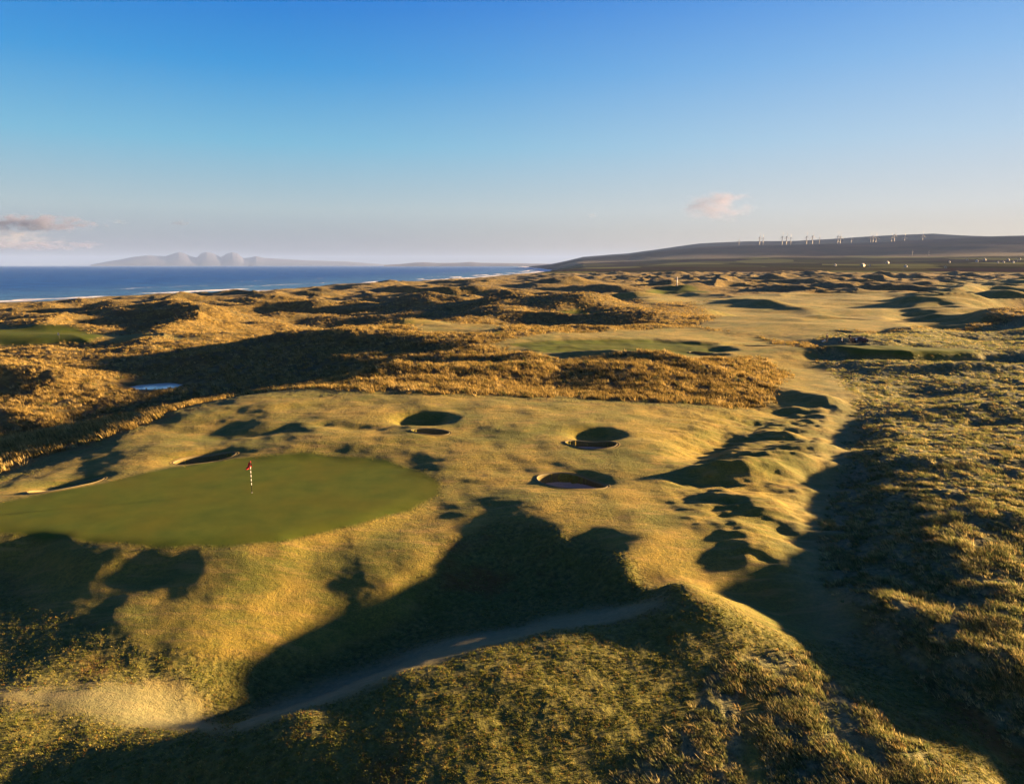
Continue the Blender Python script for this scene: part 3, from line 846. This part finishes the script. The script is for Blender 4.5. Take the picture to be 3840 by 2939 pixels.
# ------------------------------------------------------------------ flagstick on the near green
def flagstick():
    p = hit(540, 1056)
    p.z = float(height(np.array([p.x]), np.array([p.y]))[0]) + .0
    H = 2.5
    root = empty('golf_flag', p)
    tag(root, 'red flag on a black and white striped pin standing on the near green', 'golf flag')
    MB().tube((0, 0, -.15), (0, 0, H), .025, .022, 14).build('pin', BLACK, root, True)
    for k in range(5):
        z = .60 + k * .31
        MB().tube((0, 0, z), (0, 0, z + .17), .027, .027, 14).build('white_band', WHITE, root, True)
    MB().tube((0, 0, -.02), (0, 0, .012), .054, .054, 20).build('cup', WHITE, root)
    # limp flag: a hanging folded cloth
    n, m = 18, 16; V = []; Fc = []
    for side in (0, 1):
        for i in range(n + 1):
            a = i / n
            for j in range(m + 1):
                b = j / m
                drop = a * .30
                wdt = .50 * a
                top = H - .01 - drop * (1.15 - .2 * b)
                bot = H - .56 - .18 * a
                z = top + (bot - top) * b
                x = -wdt * (.35 + .75 * b) * (1 - .35 * a) + .07 * math.sin(a * 9 + b * 3) + .03 * b
                y = .07 * math.sin(a * 11 + b * 2.2) * (.3 + b)
                V.append((x, y + side * .006, z))
    N = (n + 1) * (m + 1)
    for side in (0, 1):
        for i in range(n):
            for j in range(m):
                q = [side * N + i * (m + 1) + j, side * N + (i + 1) * (m + 1) + j, side * N + (i + 1) * (m + 1) + j + 1, side * N + i * (m + 1) + j + 1]
                Fc.append(q if side else q[::-1])
    for i in range(n):
        for j in (0, m):
            a0 = i * (m + 1) + j; a1 = (i + 1) * (m + 1) + j
            Fc.append([a0, a1, a1 + N, a0 + N])
    for j in range(m):
        a0 = n * (m + 1) + j
        Fc.append([a0, a0 + 1, a0 + 1 + N, a0 + N])
    me = bpy.data.meshes.new('flag'); me.from_pydata(V, [], Fc); me.update()
    for q in me.polygons: q.use_smooth = True
    me.materials.append(RED)
    o = link(bpy.data.objects.new('flag', me)); o.parent = root
flagstick()

def far_flag():
    p = hit(128, 731)
    root = empty('golf_flag', p)
    tag(root, 'small pale flag on a dark pin on the far left green strip', 'golf flag')
    MB().tube((0, 0, -.1), (0, 0, 2.3), .04, .035, 10).build('pin', BLACK, root, True)
    fl = MB()
    pts = [(0, 2.28), (0, 1.75), (-.16, 1.70), (-.42, 1.82), (-.40, 2.2), (-.2, 2.32)]
    a = [fl.bm.verts.new((x, .03 * math.sin(x * 12), z)) for x, z in pts]; b = [fl.bm.verts.new((x, .03 * math.sin(x * 12) + .012, z)) for x, z in pts]
    for i in range(6): fl.bm.faces.new((a[i], a[(i + 1) % 6], b[(i + 1) % 6], b[i]))
    fl.bm.faces.new(a[::-1]); fl.bm.faces.new(b)
    fl.build('flag', WHITE, root)
far_flag()

def marker_post():
    p = hit(1451, 613)
    D = p.xy.length; H = 19 * .466 / FPX * D
    root = empty('marker_post', p)
    tag(root, 'tall slim white post standing among the far dunes', 'post')
    MB().tube((0, 0, -.5), (0, 0, H * .97), .42, .34, 12).build('mast', WHITE, root, True)
    MB().tube((0, 0, H * .97), (0, 0, H), .36, .12, 12).build('cap', WHITE, root, True)
    MB().box((0, 0, .1), (1.1, 1.1, .6), 0, .05).build('footing', GREYW, root)
marker_post()

# ------------------------------------------------------------------ pond
def pond():
    c = _hol[-1]
    t = NT('pond_water'); P = t.pos()
    n = t.noise(P, 1.2, 3)
    col = t.mix(t.ramp(t.noise(P, .35, 4), .35, .65), (.60, .60, .58), (.88, .86, .82))  # sky reflection put into the water's pale base colour
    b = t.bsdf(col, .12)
    bp = t.new('ShaderNodeBump'); bp.inputs['Distance'].default_value = .01; t.l.new(n, bp.inputs['Height']); t.l.new(bp.outputs[0], b.inputs['Normal'])
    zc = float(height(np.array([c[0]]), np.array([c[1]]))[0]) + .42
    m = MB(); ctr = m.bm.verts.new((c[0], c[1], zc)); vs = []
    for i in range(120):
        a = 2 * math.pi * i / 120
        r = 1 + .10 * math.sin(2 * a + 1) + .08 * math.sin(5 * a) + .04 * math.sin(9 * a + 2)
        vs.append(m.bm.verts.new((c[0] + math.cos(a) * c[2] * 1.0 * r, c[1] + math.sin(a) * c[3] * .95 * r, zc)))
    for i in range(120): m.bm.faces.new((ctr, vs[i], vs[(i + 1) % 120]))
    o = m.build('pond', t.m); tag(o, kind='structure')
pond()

# ------------------------------------------------------------------ people at the right-hand green
def skin_mesh(name, joints, bones, mat, parent, sub=2):
    me = bpy.data.meshes.new(name)
    me.from_pydata([j[0] for j in joints], bones, [])
    o = link(bpy.data.objects.new(name, me)); o.parent = parent
    o.modifiers.new('skin', 'SKIN')
    for i, j in enumerate(joints):
        sv = me.skin_vertices[0].data[i]; sv.radius = j[1] if isinstance(j[1], tuple) else (j[1], j[1]); sv.use_root = (i == 0)
    md = o.modifiers.new('sub', 'SUBSURF'); md.levels = sub; md.render_levels = sub
    me.materials.append(mat)
    return o
def person(u, v, rz, label, lean=0.0):
    p = hit(u, v)
    root = empty('person', p, rz); tag(root, label, 'person')
    k = lean
    J = [((0, 0, .93), (.15, .11)), ((0, k * .3, 1.15), (.13, .10)), ((0, k * .6, 1.38), (.17, .11)), ((0, k * .75, 1.50), .06), ((0, k * .85, 1.60), (.075, .09)), ((0, k * .9, 1.72), (.07, .085)),
         ((.19, k * .6, 1.40), .055), ((.24, k * .6 + .04, 1.14), .045), ((.20, k * .6 + .20, .93), .035), ((.19, k * .6 + .27, .87), .035),
         ((-.19, k * .6, 1.40), .055), ((-.25, k * .6 + .02, 1.13), .045), ((-.22, k * .6 + .16, .90), .035), ((-.21, k * .6 + .22, .84), .035),
         ((.10, 0, .86), .095), ((.12, .03, .48), .062), ((.12, -.02, .09), .042), ((.13, .12, .04), .038),
         ((-.10, 0, .86), .095), ((-.13, -.02, .48), .062), ((-.14, -.08, .09), .042), ((-.15, .06, .04), .038)]
    B = [(0, 1), (1, 2), (2, 3), (3, 4), (4, 5), (2, 6), (6, 7), (7, 8), (8, 9), (2, 10), (10, 11), (11, 12), (12, 13), (0, 14), (14, 15), (15, 16), (16, 17), (0, 18), (18, 19), (19, 20), (20, 21)]
    body = skin_mesh('body', J, B, SKIN, root)
    JJ = [(J[i][0], tuple(x * 1.22 for x in J[i][1]) if isinstance(J[i][1], tuple) else J[i][1] * 1.35) for i in (0, 1, 2, 6, 7, 8, 10, 11, 12)]
    JJ[1] = (JJ[1][0], (.17, .135)); JJ[2] = (JJ[2][0], (.20, .14))
    skin_mesh('jacket', JJ, [(0, 1), (1, 2), (2, 3), (3, 4), (4, 5), (2, 6), (6, 7), (7, 8)], NAVY, root)
    JT = [((0, 0, .92), (.165, .125))] + [(J[i][0], J[i][1] * 1.3) for i in (14, 15, 16, 18, 19, 20)]
    skin_mesh('trousers', JT, [(0, 1), (1, 2), (2, 3), (0, 4), (4, 5), (5, 6)], TROU, root)
    h = MB(); bmesh.ops.create_uvsphere(h.bm, u_segments=16, v_segments=10, radius=.115)
    for w in h.bm.verts: w.co = Vector((w.co.x * .92, w.co.y * 1.05 + k * .88 - .02, w.co.z * .75 + 1.745))
    h.build('cap', NAVY, root, True)
    return root
person(1772, 733, R(200), 'person in dark clothes standing at the left end of the group beside a pale bag', .02)
person(1821, 733, R(150), 'person in dark clothes standing between the small trolley and the dark cart', .12)

def golf_bag():
    p = hit(1764, 734)
    root = empty('golf_bag', p); tag(root, 'pale golf bag lying open beside the leftmost standing person', 'golf bag')
    MB().tube((-.2, 0, .16), (.45, 0, .42), .15, .17, 16).build('bag_body', OFFW, root, True)
    MB().tube((.05, 0, .30), (.12, .05, 0), .02, .02, 8).build('stand_leg', BLACK, root)
    for y in (-.05, 0, .06): MB().tube((.45, y, .42), (.72, y * 1.5, .55), .012, .03, 8).build('club', GREYP, root)
golf_bag()
def trolley():
    p = hit(1803, 735)
    root = empty('golf_trolley', p); tag(root, 'small dark golf trolley with a pale patch between the two standing people', 'golf trolley')
    for x in (-.42, .42):
        MB().tube((x - .04, 0, .2), (x + .04, 0, .2), .2, .2, 20).build('wheel', RUBBER, root)
    MB().tube((-.4, 0, .2), (.4, 0, .2), .025).build('axle', BLACK, root)
    MB().tube((0, -.25, .15), (0, .35, 1.05), .03).tube((-.16, .35, 1.05), (.16, .35, 1.05), .025).build('handle', BLACK, root)
    MB().tube((0, -.22, .25), (0, .16, 1.05), .15, .17, 16).build('bag_body', BLACK, root, True)
    MB().box((0, -.23, .55), (.2, .08, .3), 0, .02).build('pocket', WHITE, root)
trolley()
def cart():
    p = hit(1842, 735)
    root = empty('utility_cart', p, R(4)); tag(root, 'low dark maroon cart with a round white patch on its side right of the people', 'cart')
    MB().prism([(-.6, .38), (.6, .38), (.6, .95), (.45, 1.05), (-.45, 1.05), (-.6, .95)], -1.5, 1.1).build('body', MAROON, root)
    MB().box((1.35, 0, .62), (.5, 1.1, .45), 0, .06).build('front_guard', MAROON, root)
    MB().tube((-1.02, -.612, .78), (-1.02, -.63, .78), .2, .2, 24).build('round_plate', WHITE, root)
    for x in (-1.0, 1.15):
        for y in (-.55, .55):
            w = MB().tube((x, y - .1, .3), (x, y + .1, .3), .3, .3, 24).build('wheel', RUBBER, root)
            MB().tube((x, y - .108, .3), (x, y + .108, .3), .13, .13, 16).build('hub', GREYP, w)
    MB().tube((.7, -.3, 1.0), (.55, -.3, 1.4), .03).build('steering_column', BLACK, root)
    MB().box((.1, 0, 1.12), (.5, 1.0, .14), 0, .04).build('seat', BLACK, root)
cart()

# ------------------------------------------------------------------ wind turbines on the ridge
def turbine():
    root = empty('wind_turbine', (0, 0, 0))
    MB().tube((0, 0, -3), (0, 0, 60), 2.6, 1.7, 14).build('tower', GREYP, root, True)
    nc = MB().box((0, .8, 61.2), (3.2, 8.5, 3.4), 0, .5).build('nacelle', GREYP, root)
    rot = MB().tube((0, -3.6, 61.2), (0, -5.4, 61.2), 1.7, .9, 14).build('hub', GREYP, root, True)
    for k in range(3):
        m = MB(); prev = None
        n = 8
        secs = []
        for i in range(n + 1):
            t_ = i / n; r = 1.2 + t_ * 25; w_ = .5 + 1.5 * math.sin(min(1, t_ * 3.2) * math.pi / 2) * (1 - t_ * .85) ; th_ = .5 * (1 - t_) + .12
            tw = .5 * (1 - t_)
            c_, s_ = math.cos(tw), math.sin(tw)
            secs.append([m.bm.verts.new((x * c_ - y * s_, x * s_ + y * c_, r)) for x, y in ((-w_ * .35, 0), (0, th_), (w_ * .75, 0), (0, -th_))])
        for a, b in zip(secs, secs[1:]):
            for q in range(4): m.bm.faces.new((a[q], a[(q + 1) % 4], b[(q + 1) % 4], b[q]))
        m.bm.faces.new(secs[0][::-1]); m.bm.faces.new(secs[-1])
        b_ = m.build('blade', GREYP, rot, True)
        b_.location = (0, -4.5, 61.2); b_.rotation_euler = (0, k * 2 * math.pi / 3, 0)
    return root
# (source column, hub row, base row, label)
TURB = [(2770.7,899,919,'wind turbine standing alone at the left end of the ridge'),
 (2848,890,911,'wind turbine left one of the close pair second from the left end'),(2861,892,916,'wind turbine right one of the close pair near the left end of the ridge'),
 (2932.7,888,910,'wind turbine leftmost of the evenly spaced trio on the skyline'),(2948.6,888,911,'wind turbine middle of the evenly spaced trio on the skyline'),(2964.6,891,915,'wind turbine rightmost and nearest of the evenly spaced trio'),
 (3024,888,909,'wind turbine above the ridge dip, left of a thin distant one'),(3046,886,909,'thin wind turbine between two others where the ridge begins to rise'),(3072,892,917,'wind turbine just before the skyline steps up to the right'),
 (3141,886,911,'wind turbine left one of the pair where the skyline steps up'),(3150,887,911,'wind turbine right one of the pair where the skyline steps up'),(3192,893,914,'wind turbine alone against the rear ridge with its tower on dark ground'),
 (3264,888,910,'leftmost wind turbine of the tight three in front of the rear ridge'),(3273,885,904,'middle wind turbine of the tight three in front of the rear ridge'),(3284,888,907,'rightmost wind turbine of the tight three in front of the rear ridge'),
 (3343,889,901,'short wind turbine beside the one that pokes over the highest ridge'),(3353.6,880,899,'tall wind turbine poking over the skyline near the highest ridge'),
 (3392.4,888,896,'small faint wind turbine right of the tall one on the high ridge'),(3460,882,892,'rightmost wind turbine, faint under the highest skyline'),
 (3420,943,961,'left one of two faint wind turbines low on the dark hillside'),(3482,945,960,'right one of two faint wind turbines low on the dark hillside')]
TB = None
for i, (su, hv, bv, lab) in enumerate(TURB):
    u, v0, v1 = su * .5716, hv * .5716, bv * .5716
    if i < 19:
        Dt = 7000 + (60 if v1 > 522 else 500)
        d = ray(u, v1); dh = math.hypot(d[0], d[1])
        x, y = d[0] / dh * Dt, d[1] / dh * Dt
        z = float(height(np.array([x]), np.array([y]))[0])
        p = Vector((x, y, z))
    else:
        p = hit(u, v1); Dt = p.xy.length
    H = max(z_at(u, v0, Dt) - p.z, 20)
    if TB is None: TB = turbine(); o = TB
    else:
        o = copy_tree(TB)
    o.location = p; o.scale = (H / 61,) * 3
    o.rotation_euler = (0, 0, R(20 + 17 * math.sin(i * 2.1)))
    tag(o, lab, 'wind turbine', 'wind turbines along the ridge')
    for ch in o.children:
        if ch.name.startswith('hub'): ch.rotation_euler = (0, 0, 0)

# ------------------------------------------------------------------ houses on the far farmland
HOUSES = [(3235,999,22,'cream',1.0,'large cream house standing alone on the far plain'),(3132,996,10,'white',0,'tiny white cottage left of the large cream house'),
 (3262,998,11,'grey',0,'grey shed right beside the large cream house'),(3328,988,15,'grey',1,'long grey farm building on the fields right of the cream house'),
 (3396,1002,15,'white',1,'white farmhouse with dark roof in the middle of the far plain'),(3560,984,8,'white',0,'small bright white house below the right part of the hill'),
 (3545,1005,8,'cream',0,'tiny cream hut on the near edge of the far plain'),(3627,976,9,'grey',0,'grey cottage left of the large bright white house'),
 (3663,982,17,'white',1,'large bright white house on the far right hillside'),(3692,977,15,'grey',0,'long grey barn right behind the large bright white house'),
 (3742,986,9,'white',0,'white cottage at the left end of the hillside hamlet'),(3763,985,8,'white',0,'low white house in the middle of the hillside hamlet'),
 (3780,977,13,'grey',0,'grey house with wide roof in the hillside hamlet'),(3799,985,8,'white',0,'small white house near the right end of the hamlet'),
 (3811,979,9,'grey',0,'grey cottage just left of the last white house'),(3824,973,9,'white',1,'bright white house at the right end of the hamlet')]
for (su, sv, sw, kind, chim, lab) in HOUSES:
    p = hit(su * .5716, sv * .5716)
    Dh = p.xy.length
    wm = max(sw * .2667 / FPX * Dh, 7); dm = min(wm * .6, 9); hm = min(max(3.2, wm * .26), 6.5); rm = min(dm * .42, 4)
    root = empty('house', p, R(58 + 10 * math.sin(su))); tag(root, lab, 'house', 'houses on the far farmland')
    mw = {'white': HOUSEW, 'cream': CREAM, 'grey': GREYW}[kind]
    MB().prism([(-dm / 2, -1.5), (dm / 2, -1.5), (dm / 2, hm), (0, hm + rm), (-dm / 2, hm)], -wm / 2, wm / 2).build('wall', mw, root)
    rf = MB()
    for sgn in (-1, 1):
        rf.prism([(sgn * (dm / 2 + .3), hm - .1), (0, hm + rm + .12), (0, hm + rm + .34), (sgn * (dm / 2 + .3), hm + .12)], -wm / 2 - .3, wm / 2 + .3)
    roof = rf.build('roof', SLATE, root)
    if chim: MB().box((wm * .42, 0, hm + rm + .5), (.9, .9, 1.6)).build('chimney', mw, roof)
    MB().box((0, -dm / 2 - .02, 1.0), (1.1, .08, 2.1)).build('door', BLACK, root)
    for q in ((-.36, -.18, .18, .36) if wm > 12 else (-.3, .3)):
        MB().box((wm * q, -dm / 2 - .02, hm * .55), (1.2, .08, 1.2)).build('window', GLASS, root)

# ------------------------------------------------------------------ islands on the horizon
def island(name, pts, D, depth, mat, zbase):
    us = np.linspace(pts[0][0], pts[-1][0], 260); vs = np.interp(us, [a for a, _ in pts], [b for _, b in pts])
    rows = 15; V = []; Fc = []
    for r in range(rows):
        q = r / (rows - 1); f = math.sin(q * math.pi) ** .8
        for i, (u, v) in enumerate(zip(us, vs)):
            d = ray(u, v); dh = math.hypot(d[0], d[1]); DD = D + (q - .5) * depth
            x, y = d[0] / dh * DD, d[1] / dh * DD
            zt = CAM_Z + D * d[2] / dh
            rough = float(gn(np.array([x / 900.]), np.array([y / 900.]), 300)[0]) * 45 * f * (1 - f)
            V.append((x, y, zbase + (zt - zbase) * f + rough))
    n = len(us)
    for r in range(rows - 1):
        for i in range(n - 1): Fc.append((r * n + i, r * n + i + 1, (r + 1) * n + i + 1, (r + 1) * n + i))
    me = bpy.data.meshes.new(name); me.from_pydata(V, [], Fc); me.update()
    for p_ in me.polygons: p_.use_smooth = True
    me.materials.append(mat); o = link(bpy.data.objects.new(name, me)); tag(o, kind='structure')
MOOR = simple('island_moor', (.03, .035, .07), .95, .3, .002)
k_ = .5716
island('island_mountains', [(a * k_, b * k_) for a, b in ((340,992),(400,981),(450,973),(500,963),(555,957),(620,961),(650,950),(670,946),(690,949),(715,961),(738,965),(755,949),(775,945),(800,950),(828,964),(850,951),(872,946),(890,950),(912,968),(935,966),(960,960),(990,967),(1060,971),(1150,976),(1300,980),(1450,992))], 32000, 5000, MOOR, -16)
island('island_coast', [(a * k_, b * k_) for a, b in ((1440,993),(1500,990),(1560,984),(1590,983),(1640,986),(1720,985),(1765,982),(1800,985),(1880,986),(2000,988),(2060,989),(2140,992))], 19000, 2500, MOOR, -16)

# ------------------------------------------------------------------ grass
def tufts(name, label, x, y, z, size, wide, nb, blade_w, col, mat, lean=(-.35, -.1), seed=3):
    """many small bent blades in tufts, one mesh"""
    rg = np.random.default_rng(seed)
    N = len(x)
    a = rg.random((N, nb)) * 2 * np.pi
    rad = np.sqrt(rg.random((N, nb))) * wide * .45 * size[:, None]
    bx = x[:, None] + np.cos(a) * rad; by = y[:, None] + np.sin(a) * rad
    L = size[:, None] * (.6 + .6 * rg.random((N, nb)))
    out = .55 * rg.random((N, nb))
    tx = bx + np.cos(a) * out * L + lean[0] * L + rg.normal(0, .12, (N, nb)) * L
    ty = by + np.sin(a) * out * L + lean[1] * L + rg.normal(0, .12, (N, nb)) * L
    zz = z[:, None] + 0 * bx
    w = blade_w * (.7 + .6 * rg.random((N, nb)))
    pa = rg.random((N, nb)) * np.pi
    cx_, sx_ = np.cos(pa) * w, np.sin(pa) * w
    P0 = np.stack([bx - cx_, by - sx_, zz - .05 * size[:, None]], -1)
    P1 = np.stack([bx + cx_, by + sx_, zz - .05 * size[:, None]], -1)
    P2 = np.stack([tx, ty, zz + L * .85], -1)
    V = np.stack([P0, P1, P2], 2).reshape(-1, 3)
    Fc = np.arange(len(V)).reshape(-1, 3)
    C = np.repeat(col, nb * 3, axis=0) * (1 + .25 * np.repeat(rg.normal(0, 1, (N * nb, 1)), 3, axis=0)).clip(.4, 1.7)
    C = np.concatenate([C, np.ones((len(C), 1))], 1)
    o = mesh_from(name, V, Fc, mat, False, {'tint': C})
    o['label'] = label; o['category'] = 'grass'; o['kind'] = 'stuff'
    return o
def grass_mat():
    t = NT('grass_blades')
    a = t.attr('tint')
    d = t.new('ShaderNodeBsdfDiffuse'); t.l.new(a.outputs['Color'], d.inputs[0])
    r_ = t.new('ShaderNodeBsdfTranslucent'); t.l.new(a.outputs['Color'], r_.inputs[0])
    m = t.new('ShaderNodeMixShader'); m.inputs[0].default_value = .35
    t.l.new(d.outputs[0], m.inputs[1]); t.l.new(r_.outputs[0], m.inputs[2]); t.l.new(m.outputs[0], t.out.inputs['Surface'])
    return t.m
M_GRASS = grass_mat()
# the built land surface, read back for planting
def land_z(x, y):
    th, rho = lp(x, y)
    i = np.clip(np.searchsorted(ths, th) - 1, 0, len(ths) - 2); j = np.clip(np.searchsorted(rhos, rho) - 1, 0, len(rhos) - 2)
    fi = (th - ths[i]) / (ths[i + 1] - ths[i]); fj = (rho - rhos[j]) / (rhos[j + 1] - rhos[j])
    Z = GZ.reshape(NTH, NR)
    return (Z[i, j] * (1 - fi) + Z[i + 1, j] * fi) * (1 - fj) + (Z[i, j + 1] * (1 - fi) + Z[i + 1, j + 1] * fi) * fj
def land_zone(arr, x, y):
    th, rho = lp(x, y)
    i = np.clip(np.searchsorted(ths, th), 0, len(ths) - 1); j = np.clip(np.searchsorted(rhos, rho), 0, len(rhos) - 1)
    return arr.reshape(NTH, NR)[i, j]
_ga, _gb = hit(1790, 735), hit(1835, 736)
def scatter(N, t0, t1, d0, d1, arr, full, seed, power=1.0):
    rg = np.random.default_rng(seed)
    th = rg.uniform(t0, t1, N); rho = rg.uniform(math.log(d0), math.log(d1), N)
    D = np.exp(rho); x = np.sin(th) * D; y = np.cos(th) * D
    keep = rg.random(N) < land_zone(arr, x, y) ** power * np.minimum(1, (D / full) ** 2)
    for k in range(len(BUNK)):
        a, b = bunker_r(k, x, y); keep &= (a * a + b * b) > 1.6
    for q_ in (_ga, _gb):
        keep &= (x - q_[0]) ** 2 + ((y - q_[1]) * .6) ** 2 > 22
    c = _hol[-1]
    keep &= ((x - c[0]) / c[2]) ** 2 + ((y - c[1]) / c[3]) ** 2 > 1.3
    return x[keep], y[keep], rg
def pick(rg, n, w, cols):
    k = rg.choice(len(cols), n, p=np.array(w) / sum(w))
    return np.array(cols)[k] * rg.uniform(.75, 1.25, (n, 1))
if True:
    x, y, rg = scatter(150000, .12, .78, 19, 260, zr, 40, 51)
    cn = fbm(x, y, 1.6, 2, 500) ; k = rg.random(len(x)) < np.clip(.45 + 2.2 * cn, .06, 1); x, y = x[k], y[k]
    D = np.hypot(x, y)
    sz = (.14 + .17 * rg.random(len(x))) * (1 + .5 * sstep(90, 250, D)) * (1 + .8 * np.clip(fbm(x, y, 5, 2, 501), -.3, .6))
    tufts('tussock_grass', 'windswept olive and tan tussock grass covering the rough on the right', x, y, land_z(x, y), sz, 1.5, 16, .022,
          pick(rg, len(x), (5, 4, 3, 1), [(.24, .25, .09), (.44, .38, .17), (.14, .17, .065), (.40, .29, .11)]), M_GRASS, (-.5, -.05), 5)
    x, y, rg = scatter(170000, -.76, .76, 72, 420, mar, 85, 61)
    k = rg.random(len(x)) < np.clip(.6 + 1.6 * fbm(x, y, 3.0, 2, 510), .1, 1); x, y = x[k], y[k]
    D = np.hypot(x, y)
    sz = (.40 + .30 * rg.random(len(x)))
    tufts('marram_grass', 'tall straw coloured marram grass covering the dunes', x, y, land_z(x, y), sz, 1.2, 12, .045,
          pick(rg, len(x), (6, 4, 2, 1), [(.34, .25, .085), (.20, .15, .05), (.42, .33, .14), (.10, .11, .04)]), M_GRASS, (-.25, -.1), 6)
    x, y, rg = scatter(170000, -.76, .70, 19, 75, zf, 28, 71)
    D = np.hypot(x, y)
    k = rg.random(len(x)) < np.clip(.6 + 1.4 * fbm(x, y, .8, 2, 520), .15, 1); x, y = x[k], y[k]
    sz = .035 + .055 * rg.random(len(x))
    tufts('meadow_grass', 'short olive and tan grass on the banks around the near green', x, y, land_z(x, y), sz, 2.0, 6, .014,
          pick(rg, len(x), (4, 5, 3, 1), [(.20, .20, .045), (.12, .145, .03), (.31, .27, .08), (.25, .15, .04)]), M_GRASS, (-.45, -.05), 7)

# ------------------------------------------------------------------ clouds
def cloud(u, v, du, dv, D, label, dens, col, seed, depth=None):
    d = ray(u, v); dh = math.hypot(d[0], d[1])
    c = Vector((d[0] / dh * D, d[1] / dh * D, CAM_Z + D * d[2] / dh))
    sx = du * .4665 / FPX * D; sz_ = dv * .4665 / FPX * D; sy = depth or sx * .8
    m = MB(); bmesh.ops.create_icosphere(m.bm, subdivisions=3, radius=1.0)
    t = NT('cloud_vapour')
    tc = t.new('ShaderNodeTexCoord').outputs['Object']
    ln = t.new('ShaderNodeVectorMath', operation='LENGTH'); t.l.new(tc, ln.inputs[0])
    mp = t.new('ShaderNodeMapping'); t.l.new(tc, mp.inputs[0]); mp.inputs['Location'].default_value = (seed * 3.7, seed * 1.3, seed * 2.1)
    mp.inputs['Scale'].default_value = (sx / max(sz_, 1) * .45, .9, 1.0)
    n = t.noise(mp.outputs[0], 2.1, 6, .62)
    f = t.math('SUBTRACT', t.math('MULTIPLY', n, 2.6), t.math('ADD', 1.0, t.math('MULTIPLY', t.math('POWER', ln.outputs['Value'], 2.0), .85)))
    den = t.math('MULTIPLY', t.math('MAXIMUM', f, 0.0), dens)
    pv = t.new('ShaderNodeVolumePrincipled'); t.put(pv.inputs['Color'], tuple(c_ * .68 for c_ in col) + (1,)); t.l.new(den, pv.inputs['Density'])
    pv.inputs['Anisotropy'].default_value = .1
    t.l.new(pv.outputs[0], t.out.inputs['Volume'])
    o = m.build('cloud', t.m, None, True); o.location = c; o.scale = (sx, sy, sz_)
    o.rotation_euler = (0, 0, -math.atan2(c.x, c.y))
    tag(o, label, 'cloud')
cloud(70, 478, 140, 20, 30000, 'long grey mauve cloud lying above the sea at the left edge', .005, (.36, .42, .72), 1)
cloud(25, 510, 100, 26, 31000, 'pinkish cloud patch under the long grey cloud at the left edge', .0011, (.75, .80, .98), 2)
cloud(60, 526, 150, 14, 32000, 'thin grey cloud streak low over the horizon at far left', .002, (.42, .47, .76), 3)
cloud(186, 524, 34, 10, 32000, 'small grey cloud tuft at the right end of the low streak', .003, (.42, .47, .76), 4)
cloud(385, 478, 24, 8, 30000, 'small dark lens of cloud high above the island mountains', .006, (.28, .36, .60), 5)
cloud(256, 475, 26, 6, 30000, 'very faint wisp of cloud between the long cloud and the dark one', .002, (.4, .5, .74), 6)
cloud(1536, 440, 96, 44, 26000, 'ragged pink cloud in the sky above the wind turbines', .0019, (.50, .52, .78), 7)
cloud(1268, 462, 16, 9, 27000, 'tiny grey cloud left of the ragged pink cloud', .004, (.34, .44, .7), 8)

# ------------------------------------------------------------------ haze
def haze():
    t = NT('haze')
    pv = t.new('ShaderNodeVolumePrincipled'); t.put(pv.inputs['Color'], (.28, .45, .98, 1)); pv.inputs['Density'].default_value = 1 / 42000
    pv.inputs['Anisotropy'].default_value = 0.0
    t.l.new(pv.outputs[0], t.out.inputs['Volume'])
    o = MB().box((0, 0, 238), (84000, 84000, 524)).build('haze', t.m)
    tag(o, kind='stuff')
haze()
